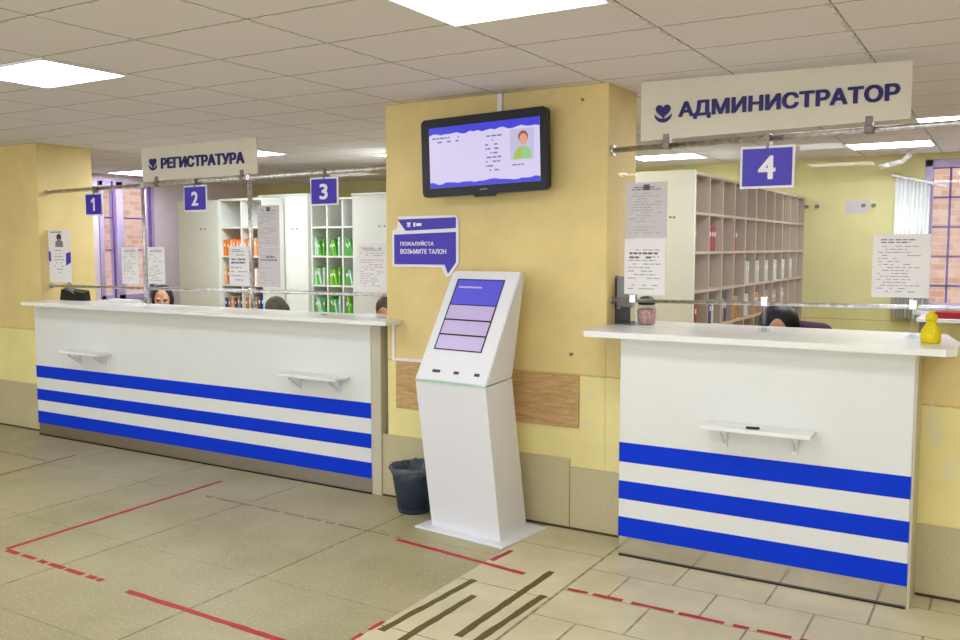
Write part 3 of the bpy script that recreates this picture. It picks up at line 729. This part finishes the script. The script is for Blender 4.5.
# ------------------------------------------------------------------ bin
bx, by = -3.06, 4.32
t = thing('waste_bin', 'dark blue waste bin with a grey bag on the floor beside the kiosk', 'bin', (bx, by, 0))
part('bin_body', B().lathe([(.092, 0), (.096, .012), (.102, .10), (.112, .115), (.125, .20), (.133, .278), (.128, .278), (.118, .19), (.10, .03), (.001, .028)], (bx, by, 0), 40, .03), M['bin'], t, True)
bg = B().lathe([(.128, .232), (.139, .25), (.147, .266), (.148, .28), (.139, .288), (.128, .280), (.118, .225), (.10, .18), (.05, .15), (.001, .145)], (bx, by, 0), 44, .035)
rb = random.Random(5)
for v in bg.bm.verts: v.co += Vector((rb.uniform(-.004, .004), rb.uniform(-.004, .004), rb.uniform(-.006, .006)))
part('bin_bag', bg, M['bag'], t, True)

# ------------------------------------------------------------------ floor markings
def strip_(name, p, q, w, m, label, cat, grp, dash=False, kind=None):
    p = Vector(p); q = Vector(q); d = (q-p).normalized(); n = Vector((-d.y, d.x)); b = B(); L = (q-p).length
    rr = random.Random(hash(label) % 1000 if False else len(label)*7)
    segs = [(0, L)]
    if dash:
        segs = []; s = 0
        while s < L:
            e = min(L, s+rr.uniform(.06, .2)); segs.append((s, e)); s = e + rr.uniform(.012, .045)
    for s0, s1 in segs:
        k = max(2, int((s1-s0)/.05)); l1 = []; l2 = []
        for i in range(k+1):
            c = p + d*(s0+(s1-s0)*i/k)
            l1.append(tuple(c + n*(w/2+rr.uniform(-.2, .2)*w*.5))); l2.append(tuple(c - n*(w/2+rr.uniform(-.2, .2)*w*.5)))
        b.flat(l2 + l1[::-1], .0, .0012)
    m_ = (p+q)/2
    return single(name, b, M[m], (m_.x, m_.y, 0), label, cat, grp)
G = 'red tape lines on the floor'
strip_('floor_tape', (-4.52, 2.64), (-4.585, 4.20), .03, 'red_tape', 'long red tape line running from the left photo edge towards the counter', 'tape', G)
strip_('floor_tape', (-4.50, 2.63), (-3.69, 2.615), .03, 'red_tape', 'ragged red tape line turning the corner at the left photo edge', 'tape', G, True)
strip_('floor_tape', (-3.475, 2.592), (-2.35, 2.575), .032, 'red_tape', 'bright red tape line cut by the bottom edge of the photo', 'tape', G)
strip_('floor_tape', (-6.04, 3.45), (-6.13, 4.15), .028, 'worn_tape', 'short worn red tape near the left wall', 'tape', G)
strip_('floor_tape', (-6.9, 3.94), (-6.15, 3.93), .012, 'worn_tape', 'faint red tape at the left photo edge before the wall', 'tape', G, True)
strip_('floor_tape', (-4.39, 3.885), (-2.83, 3.862), .013, 'worn_tape', 'faint worn red tape parallel to the long counter', 'tape', G, True)
strip_('floor_tape', (-2.83, 3.832), (-1.99, 3.738), .03, 'red_tape', 'red tape line in front of the kiosk base', 'tape', G)
strip_('floor_tape', (-2.224, 3.818), (-2.205, 4.0), .03, 'red_tape', 'short red tape stub touching the kiosk base plate', 'tape', G)
strip_('floor_tape', (-2.25, 2.6), (-2.245, 2.95), .02, 'red_tape', 'thin red tape along the joint of terrazzo and tiles', 'tape', G, True)
strip_('floor_tape', (-1.727, 3.675), (-.60, 3.672), .026, 'red_tape', 'broken red tape line on the tiles before counter four', 'tape', G, True)
G = 'olive tactile strips on the tiles'
strip_('tactile_strip', (-2.20, 2.86), (-2.16, 3.545), .035, 'olive', 'olive floor strip nearest the terrazzo', 'floor strip', G)
strip_('tactile_strip', (-2.075, 2.80), (-2.06, 3.38), .035, 'olive', 'olive floor strip second from the terrazzo', 'floor strip', G)
strip_('tactile_strip', (-1.895, 2.98), (-1.888, 3.835), .035, 'olive', 'longest olive floor strip, third from the terrazzo', 'floor strip', G)
strip_('tactile_strip', (-1.81, 2.90), (-1.785, 3.545), .035, 'olive', 'olive floor strip farthest from the terrazzo', 'floor strip', G)

# ------------------------------------------------------------------ things on the countertops
cx, cy, cz = -.297, 4.40, 1.174
t = thing('soap_bottle', 'yellow bottle with a narrow neck at the right end of countertop four', 'bottle', (cx, cy, cz))
part('bottle_body', B().lathe([(.034, 0), (.041, .006), (.043, .03), (.040, .055), (.028, .078), (.019, .09), (.018, .10)], (cx, cy, cz), 28), M['yellow'], t, True)
part('bottle_cap', B().lathe([(.022, .10), (.024, .104), (.024, .124), (.014, .132), (.012, .142)], (cx, cy, cz), 24), M['yellow'], t, True)
jx, jy = -1.715, 4.64
t = thing('candy_jar', 'small glass jar of pinkish sweets with a dark lid on countertop four', 'jar', (jx, jy, 1.174))
part('jar_glass', B().lathe([(.044, 0), (.05, .01), (.052, .08), (.046, .105), (.04, .11)], (jx, jy, 1.174), 28), M['jar'], t, True)
part('sweets', B().lathe([(.04, .004), (.046, .015), (.047, .075), (.03, .09)], (jx, jy, 1.174), 28, .04), M['pink'], t, True)
part('lid', B().lathe([(.044, .11), (.048, .114), (.046, .135), (.034, .152), (.012, .158)], (jx, jy, 1.174), 28), M['black'], t, True)
t = thing('monitor', 'grey monitor back on a dark stand at the left end of countertop four', 'monitor', (-1.84, 4.62, 1.174))
mh = part('housing', B().box(-1.883, -1.79, 4.61, 4.65, 1.265, 1.437, .006), M['grey'], t)
part('bezel', B().box(-1.888, -1.883, 4.608, 4.652, 1.262, 1.44), M['dark'], mh)
part('stand', B().box(-1.885, -1.79, 4.59, 4.67, 1.174, 1.19, .004).box(-1.86, -1.81, 4.62, 4.645, 1.19, 1.27, .004), M['dark'], t)
part('lower_case', B().box(-1.886, -1.80, 4.60, 4.618, 1.19, 1.26, .004), M['dark'], t)
t = thing('desk_telephone', 'black desk telephone with grey handset at the left end of the long countertop', 'telephone', (-6.92, 4.71, 1.144))
part('telephone_body', B().hexa([(-7.06, 4.69, 1.144), (-6.73, 4.69, 1.144), (-6.73, 4.758, 1.144), (-7.06, 4.758, 1.144), (-7.05, 4.70, 1.235), (-6.735, 4.70, 1.21), (-6.735, 4.75, 1.23), (-7.05, 4.75, 1.25)]), M['black'], t)
part('handset', B().capsule((-7.0, 4.715, 1.262), (-6.86, 4.715, 1.195), .018, .018, 12), M['grey'], t, True)
part('display_arm', B().capsule((-6.93, 4.73, 1.225), (-7.02, 4.735, 1.345), .013, .011, 10), M['dmetal'], t, True)
# papers and pads on the long countertop
t = single('paper_stack', B().flat([(-6.55, 4.68), (-6.1, 4.675), (-6.06, 4.75), (-6.5, 4.755)], 1.144, 1.158).flat([(-6.40, 4.685), (-6.08, 4.68), (-6.07, 4.75), (-6.42, 4.752)], 1.158, 1.172), M['paper'], (-6.3, 4.72, 1.144), 'loose stack of white papers on the long countertop below plate one', 'papers')
single('card_tray', B().box(-3.62, -3.47, 4.50, 4.60, 1.144, 1.164, .003).box(-3.60, -3.49, 4.51, 4.59, 1.164, 1.168), M['white'], (-3.54, 4.55, 1.144), 'flat white card tray at the pillar end of the long countertop', 'tray')
t = single('coin_dish', B().box(-3.98, -3.94, 4.55, 4.565, 1.144, 1.149), M['dmetal'], (-3.96, 4.56, 1.144), 'tiny dark clip on the long countertop below plate three', 'clip')

# ------------------------------------------------------------------ office furniture
def cabinet(x0, x1, y0, y1, h, label, lockx=None):
    t = thing('tall_cabinet', label, 'cabinet', ((x0+x1)/2, (y0+y1)/2, 0), 'tall white cabinets in the office')
    part('plinth', B().box(x0+.01, x1-.01, y0+.02, y1-.01, 0, .08), M['grey'], t)
    part('carcass', B().box(x0, x1, y0+.018, y1, .08, h-.02, .002, 1), M['shelf'], t)
    part('end_board', B().box(x0, x1, y0, y0+.017, .082, h-.022, .002, 1), M['shelf'], t)
    part('top_board', B().box(x0-.006, x1+.006, y0-.006, y1+.004, h-.02, h, .002, 1), M['shelf'], t)
    xl = lockx if lockx is not None else (x0+x1)/2
    for dx in (-.03, .03): part('fitting', B().tube((xl+dx, y0, 1.79), (xl+dx, y0-.006, 1.79), .009, seg=10), M['dmetal'], t)
cabinet(-5.33, -4.35, 6.55, 6.95, 2.10, 'tall white cabinet beside the pillar behind desk three', -4.98)
cabinet(-6.93, -6.245, 6.95, 7.3, 2.15, 'tall white cabinet between the orange and the green folders', -6.42)
cabinet(-7.79, -7.175, 6.60, 6.95, 2.09, 'tall white cabinet under plate two beside the lilac wall', -7.4)

def shelving(label, xs, zs, y0, y1, m, mb, along='x', end=False):
    """open shelving facing -Y; xs = upright positions, zs = board positions"""
    t = thing('open_shelving', label, 'shelving', ((xs[0]+xs[-1])/2, (y0+y1)/2, 0), 'open pigeonhole shelving')
    for x in xs: part('upright', B().box(x-.009, x+.009, y0, y1-.008, 0, zs[-1]), M[m], t)
    for z in zs:
        b = B()
        for a, c in zip(xs[:-1], xs[1:]): b.box(a+.009, c-.009, y0+.002, y1-.008, z-.018 if z > .05 else .05, z if z > .05 else .068)
        part('shelf_board', b, M[m], t)
    part('back_panel', B().box(xs[0], xs[-1], y1-.007, y1, .0, zs[-1]), M[mb], t)
    return t
ZS = [0, .31, .61, .91, 1.21, 1.51, 1.81, 2.10]
XG = [-6.235+.205*k for k in range(5)]
shelving('pale open shelving of green folders behind plate three', XG, ZS, 7.0, 7.32, 'shelf', 'greyback')
XC = [-7.165+.30*k for k in range(3)]
shelving('pale open shelving of orange folders behind plate two', XC, ZS, 6.63, 6.94, 'shelf', 'greyback')
# right hand shelving runs away from the counter, faces +X
SX = -1.82; YS = [5.82+.326*k for k in range(12)]
ZR = [0, .25, .515, .78, 1.04, 1.305, 1.57, 1.835, 2.10]
t = thing('open_shelving', 'long beige pigeonhole shelving behind the administrator glass', 'shelving', (-2.05, 7.6, 0), 'open pigeonhole shelving')
for y in YS: part('upright', B().box(SX-.36, SX, y-.009, y+.009, 0, 2.10), M['tan_shelf'], t)
for z in ZR:
    b = B()
    for a, c in zip(YS[:-1], YS[1:]): b.box(SX-.36, SX-.002, a+.009, c-.009, z-.018 if z > .05 else .05, z if z > .05 else .068)
    part('shelf_board', b, M['tan_shelf'], t)
part('back_panel', B().box(SX-.368, SX-.361, YS[0], YS[-1], 0, 2.1), M['tan_back'], t)
eb = part('end_board', B().box(SX-.72, SX+.004, YS[0]-.035, YS[0]-.010, 0, 2.11, .003, 1), M['shelf'], t); eb['label'] = 'white end board'
for dx in (-.16, -.10, -.075): part('fitting', B().tube((SX+dx-.06, YS[0]-.035, 1.80), (SX+dx-.06, YS[0]-.041, 1.80), .008, seg=10), M['dmetal'], t)
part('far_half', B().box(SX-.72, SX-.369, YS[0]-.01, YS[-1], 0, 2.1), M['shelf'], t)

# folders: first one of each kind built, the rest copied
def folder_kind(w, d, h, m, name, label, cat, grp, x, y, z):
    t = thing(name, label, cat, (x, y, z), grp)
    bd = B().box(x-w/2, x+w/2, y, y+d, z, z+h, .003, 1)
    part('cover', bd, M[m], t)
    part('spine_label', B().box(x-w*.26, x+w*.26, y-.0012, y, z+h*.58, z+h*.76), M['paper'], t)
    return t
def dup(root, loc, label, rot=(0, 0, 0), m=None, sc=(1, 1, 1)):
    r = root.copy(); COL.objects.link(r); r.location = loc; r.rotation_euler = rot; r.scale = sc; r['label'] = label
    for c in list(root.children):
        d = c.copy(); COL.objects.link(d); d.parent = r
        if m and not c.name.startswith('spine'):
            d.data = c.data.copy(); d.data.materials[0] = M[m]
    return r
rf = random.Random(11)
ROW = {1.81: 'top', 1.51: 'upper', 1.21: 'middle', .91: 'lower'}
COLN = ['first', 'second', 'third', 'fourth', 'fifth', 'sixth']
proto = None
for rz_, zrow in (('upper', 1.51), ('middle', 1.21), ('bottom', .91)):
    for ci in range(4):
        x = XG[ci]+.03; n = 4
        for k in range(n):
            m = rf.choice(['green', 'green', 'lime', 'mint']) if ci else rf.choice(['mint', 'mint', 'green'])
            tilt = math.radians(4 + 5*k)
            h = rf.uniform(.78, 1.0)
            lab = '%s folder %s from left, %s column, %s row of the green shelving' % ({'green': 'green', 'lime': 'lime', 'mint': 'pale mint'}[m], COLN[k], COLN[ci], rz_)
            loc = (x + k*.036, 7.02, zrow)
            if proto is None:
                proto = folder_kind(.026, .22, .19, m, 'folder', lab, 'folder', 'folders in the pale shelving', *loc); proto.rotation_euler = (0, 0, 0)
            else:
                dup(proto, loc, lab, (0, -tilt if k and tilt < .3 else 0, 0), m, (1, 1, h))
for zrow, rn, kinds in ((1.51, 'upper', ['orange', 'orange', 'peach', 'orange', 'peach', 'orange']), (1.21, 'middle', ['peach', 'tanb', 'peach', 'orange', 'paper', 'peach']), (.91, 'bottom', ['navyb', 'tanb', 'peach', 'navyb', 'tanb', 'navyb'])):
    for ci in range(2):
        for k in range(6):
            m = kinds[(k+ci) % 6]; nm = {'orange': 'orange', 'peach': 'peach', 'tanb': 'tan', 'navyb': 'navy', 'paper': 'white'}[m]
            lab = '%s folder %s from left, %s column, %s row of the orange shelving' % (nm, COLN[k], 'left' if ci == 0 else 'right', rn)
            dup(proto, (XC[ci]+.032+k*.046, 6.65, zrow), lab, (0, 0, 0), m, (1.2, 1, rf.uniform(.8, 1.0)))
# binders in the beige shelving (spines face +X)
RB = [(0, 1.57, 'redb'), (1, 1.57, 'redb'), (3, 1.57, 'redb'), (0, 1.04, 'redb'), (5, 1.835, None)]
def binder(col, z, m, off, lab): return dup(proto, (SX-.02, YS[col]+off, z), lab, (0, 0, PI/2), m, (1.9, 1, .95))
binder(0, 1.57, 'redb', .07, 'dark red binder in the nearest column of the beige shelving')
for k in range(3): binder(1, 1.57, 'redb', .09+.055*k, 'dark red binder %s from the near side in the second beige column' % COLN[k])
for k in range(2): binder(3, 1.57, 'redb', .07+.055*k, 'dark red binder %s from the near side in the fourth beige column' % COLN[k])
for k in range(2): binder(0, 1.04, 'redb', .05+.055*k, 'dark red binder %s from the near side just above countertop four' % COLN[k])
for c in range(1, 9):
    for k in range(3): binder(c, 1.04, rf.choice(['tanb', 'navyb', 'tan_back', 'greyback']), .06+.06*k, 'dull binder %s from near side, column %s, low row of beige shelving' % (COLN[k], ['', 'two', 'three', 'four', 'five', 'six', 'seven', 'eight', 'nine'][c]))
for c in range(4, 10):
    for k in range(3): binder(c, 1.305, rf.choice(['greyback', 'mint', 'greyback']), .07+.06*k, 'pale lit-back block %s from near side, column %s, middle row of beige shelving' % (COLN[k], ['', '', '', '', 'five', 'six', 'seven', 'eight', 'nine', 'ten'][c]))  # pale blocks stand in for the lit shelf backs

# back wall fittings and curtain
for i, (x, w) in enumerate(((-1.80, 'first'), (-1.70, 'second'), (-1.27, 'third'), (-1.18, 'fourth'))):
    single('wall_hook', B().box(x-.02, x+.02, 9.385, 9.399, 1.99, 2.02, .004).tube((x, 9.387, 2.0), (x, 9.35, 1.985), .007, seg=8), M['dmetal'], (x, 9.399, 1.99), 'small dark hook on the lemon wall, %s of four from the shelving' % w, 'hook', 'hooks on the lemon wall')
single('wall_paper', B().box(-1.43, -1.22, 9.395, 9.399, 1.93, 2.06), M['paper_grey'], (-1.32, 9.399, 1.93), 'small grey sheet on the lemon wall behind two hooks', 'paper')
cb = B(); n = 48; ys = []
a = [cb.bm.verts.new((-.985+.30*k/n, 9.33+.022*math.sin(k*1.15), .92)) for k in range(n+1)]
b2 = [cb.bm.verts.new((-.985+.30*k/n, 9.33+.022*math.sin(k*1.15), 2.27-.10*(k/n)**2)) for k in range(n+1)]
for k in range(n): cb.bm.faces.new((a[k], a[k+1], b2[k+1], b2[k]))
ext = bmesh.ops.extrude_face_region(cb.bm, geom=list(cb.bm.faces))
bmesh.ops.translate(cb.bm, vec=(0, .006, 0), verts=[v for v in ext['geom'] if isinstance(v, bmesh.types.BMVert)])
t = thing('curtain', 'gathered white curtain beside the barred window at right', 'curtain', (-.83, 9.33, .92))
part('drape', cb, M['curtain'], t, True)
part('curtain_rail', B().tube((-1.02, 9.33, 2.285), (-.55, 9.33, 2.16), .014).tube((-1.02, 9.33, 2.285), (-1.02, 9.399, 2.285), .01), M['white'], t)
pts = [(-.80, 9.15, 2.478), (-.80, 9.15, 2.42), (-.86, 9.18, 2.39), (-.96, 9.22, 2.365), (-1.06, 9.26, 2.355)]
single('white_strand', B().path([(-.84, 9.0, 2.484), (-.845, 9.0, 2.43), (-.90, 9.02, 2.385), (-1.0, 9.06, 2.365), (-1.10, 9.1, 2.35)], .024), M['white'], (-.84, 9.0, 2.484), 'curved white hose hanging from the office ceiling above the curtain', 'strand', smooth=True)  # plain white curved form below the office ceiling
# side table by the window
t = thing('side_table', 'white side table with folded legs under the barred window', 'table', (-.15, 8.0, 0))
part('table_top', B().box(-.62, .5, 7.6, 8.3, 1.02, 1.05, .004), M['white_top'], t)
for x in (-.58, .46):
    for y in (7.65, 8.25): part('leg', B().box(x-.02, x+.02, y-.02, y+.02, 0, 1.02), M['grey'], t)
single('red_folder', B().box(-.50, -.15, 7.66, 7.9, 1.05, 1.10, .004), M['redb'], (-.3, 7.8, 1.05), 'red folder lying on the white side table by the window', 'folder')

# ------------------------------------------------------------------ people
def voxel(bm, vox, smooth_it=6):
    me = bpy.data.meshes.new('body_tmp'); bm.to_mesh(me); bm.free()
    ob = bpy.data.objects.new('body_tmp', me); COL.objects.link(ob)
    md = ob.modifiers.new('r', 'REMESH'); md.mode = 'VOXEL'; md.voxel_size = vox
    if smooth_it:
        sm = ob.modifiers.new('s', 'SMOOTH'); sm.iterations = smooth_it; sm.factor = .5
    dg = bpy.context.evaluated_depsgraph_get(); dg.update()
    out = bpy.data.meshes.new_from_object(ob.evaluated_get(dg))
    bpy.data.objects.remove(ob); bpy.data.meshes.remove(me)
    return out

def add_mesh(name, me, mats, parent, pick=None):
    o = bpy.data.objects.new(name, me); COL.objects.link(o); o.parent = parent
    me.materials.clear()
    for m in mats: me.materials.append(m)
    for p in me.polygons:
        p.use_smooth = True
        if pick: p.material_index = pick(p.center)
    return o

def person(label, loc, rz, lean, hair, top, nod=.25, hair_w=1.0, seat_h=.43, shrug=0, hy=.024, face=None, turn=0):
    t = thing('person', label, 'person', (loc[0], loc[1], 0), 'staff seated behind the counters', rz)
    hp = Vector((0, 0, seat_h+.125)); up = Vector((0, -math.sin(lean), math.cos(lean)))
    ch = hp + up*.30; nk = hp + up*.47; fwd = Vector((0, -math.cos(lean), -math.sin(lean)))
    hd_dir = Vector((0, -math.sin(lean*.7+nod), math.cos(lean*.7+nod))); hc = nk + hd_dir*.165
    R = Matrix.Translation(hc) @ Matrix.Rotation(turn, 4, 'Z') @ Matrix.Rotation(lean*.7+nod if face is None else face, 4, 'X')
    sh = [nk + Vector((s*.165, 0, 0)) - up*(.05-shrug) for s in (-1, 1)]
    el = [sh[i] + Vector((s*.06, -.06, -.25)) for i, s in enumerate((-1, 1))]
    kn = [Vector((s*.11, -.42, seat_h+.07)) for s in (-1, 1)]
    wr = [Vector((s*.10, kn[0].y+.10, seat_h+.19)) for s in (-1, 1)]
    b = B()
    for s in (-1, 1): b.capsule(hp+Vector((s*.08, 0, 0)), ch+Vector((s*.07, 0, 0)), .105, .11)
    b.capsule(ch, nk-up*.05, .12, .08)
    b.capsule(sh[0], sh[1], .058, .058); b.capsule(nk-up*.06, hc-hd_dir*.05, .056, .05)
    for i, s in enumerate((-1, 1)):
        b.capsule(sh[i], el[i], .052, .042); b.capsule(el[i], wr[i], .041, .028)
        b.capsule(hp+Vector((s*.09, 0, -.01)), kn[i], .082, .058); an = Vector((s*.11, -.40, .085))
        b.capsule(kn[i], an, .055, .038); b.capsule(an+Vector((0, .03, -.045)), an+Vector((0, -.16, -.055)), .038, .03)
        # hand resting on the thigh: palm, four bent fingers, thumb from the side
        pm = wr[i] + Vector((0, -.05, -.025)); b.capsule(wr[i], pm, .026, .030)
        for k, (ln, dx) in enumerate(((.062, -.027), (.072, -.009), (.067, .009), (.052, .026))):
            p1 = pm + Vector((dx, -.022, -.006)); p2 = p1 + Vector((dx*.15, -ln*.55, -.004)); p3 = p2 + Vector((0, -ln*.4, -.016))
            b.capsule(p1, p2, .0085, .008, 8); b.capsule(p2, p3, .008, .007, 8)
        p1 = wr[i] + Vector((-s*.024, -.022, -.012)); p2 = p1 + Vector((-s*.026, -.032, -.006)); b.capsule(p1, p2, .0105, .009, 8); b.capsule(p2, p2+Vector((-s*.004, -.026, -.006)), .009, .008, 8)
    # head with jaw, nose, brow, ears
    b.ell((0, 0.005, .01), (.074, .094, .102), 24, R); b.ell((0, -.03, -.06), (.052, .062, .052), 18, R)
    b.capsule(R @ Vector((0, -.086, .012)), R @ Vector((0, -.108, -.022)), .010, .014, 10)
    for s in (-1, 1):
        b.ell((s*.077, .012, -.008), (.012, .02, .03), 10, R); b.ell((s*.03, -.088, .022), (.02, .012, .008), 10, R); b.ell((s*.035, -.07, -.03), (.024, .022, .022), 10, R)
    b.ell((0, -.089, -.055), (.022, .012, .009), 10, R)
    me = voxel(b.bm, .0075, 2)
    Ri = R.inverted()
    def pick(c):
        q = Ri @ c
        if q.y < -.06:
            for s in (-1, 1):
                if abs(q.x-s*.03) < .012 and abs(q.z-.004) < .006: return 1
            if abs(q.x) < .024 and abs(q.z+.056) < .009: return 2
        return 0
    add_mesh('body', me, [M['skin'], M['eye'], M['lip']], t, pick)
    # hair shell
    h = B(); h.ell((0, hy, .03), (.087*hair_w, .096, .098), 24, R)
    for s in (-1, 1): h.ell((s*.068*hair_w, .03, -.02), (.026*hair_w, .06, .07), 14, R)
    h.ell((0, .055, -.03), (.07*hair_w, .06, .08), 16, R)
    add_mesh('hair', voxel(h.bm, .008, 3), [M[hair]], t)
    # top: shell over torso and sleeves
    c = B()
    for s in (-1, 1): c.capsule(hp+Vector((s*.08, 0, -.02)), ch+Vector((s*.07, 0, 0)), .118, .122)
    c.capsule(ch, nk-up*.055, .132, .088); c.capsule(sh[0], sh[1], .069, .069)
    for i in (0, 1): c.capsule(sh[i], el[i], .064, .055); c.capsule(el[i], el[i]+(wr[i]-el[i])*.9, .054, .042)
    add_mesh('shirt', voxel(c.bm, .011, 3), [M[top]], t)
    l = B()
    for i, s in enumerate((-1, 1)):
        l.capsule(hp+Vector((s*.09, 0, -.01)), kn[i], .093, .068); l.capsule(kn[i], Vector((s*.11, -.40, .12)), .066, .052)
    add_mesh('trousers', voxel(l.bm, .012, 3), [M['trous']], t)
    # chair
    WM = WORLD[t.name]
    ch_ = thing('office_chair', 'black office chair under the ' + label.split(' with ')[0].replace('person', 'seated person', 1), 'chair', (loc[0], loc[1], 0), 'office chairs behind the counters', rz)
    def W(b_): bmesh.ops.transform(b_.bm, matrix=WM, verts=b_.bm.verts); return b_
    part('seat', W(B().box(-.22, .22, -.22, .22, seat_h-.07, seat_h-.005, .025, 3)), M['seat'], ch_, True)
    part('backrest', W(B().box(-.2, .2, .24, .29, seat_h+.1, seat_h+.42, .02, 3)), M['seat'], ch_, True)
    part('back_support', W(B().box(-.03, .03, .18, .28, seat_h-.06, seat_h-.03).box(-.03, .03, .27, .30, seat_h-.06, seat_h+.15)), M['dark'], ch_)
    part('column', W(B().tube((0, 0, .06), (0, 0, seat_h-.07), .025)), M['chrome'], ch_)
    for k in range(5):
        a_ = 2*PI*k/5 + .3; d = Vector((math.cos(a_), math.sin(a_), 0))
        lg = part('leg', W(B().tube(Vector((0, 0, .075)), d*.25+Vector((0, 0, .055)), .02, .014, 10)), M['dark'], ch_)
        part('caster', W(B().ell(d*.25+Vector((0, 0, .026)), (.026, .026, .026), 10)), M['black'], lg, True)
    return t, hc, R
person('person with dark hair sitting behind the long counter between plates one and two', (-6.80, 5.58), .8, .36, 'hair_dark', 'medic', -.05, 1.06, .40, 0, .027)
person('person with short greying hair bent low behind the long counter near plate three', (-5.19, 5.56), .4, .48, 'hair_grey', 'medic', .55, 1.0, .43)
person('person with brown hair half hidden by the pillar behind the long counter', (-4.03, 5.52), .3, .42, 'hair_brown', 'medic', .35, 1.0, .43)
person('person with black hair and plum top bending behind counter four', (-.86, 5.55), -.6, .70, 'hair_dark', 'plum', .88, 1.28, .622, .055, .029, .62, .72)

# ------------------------------------------------------------------ world and view
w = bpy.data.worlds.new('world'); SC.world = w; w.use_nodes = True
bgn = w.node_tree.nodes['Background']; bgn.inputs[0].default_value = (.88, .94, 1.0, 1); bgn.inputs[1].default_value = 2.4
SC.view_settings.view_transform = 'Standard'; SC.view_settings.look = 'None'; SC.view_settings.gamma = 1.0
SC.view_settings.use_curve_mapping = False; SC.view_settings.exposure = 0.0
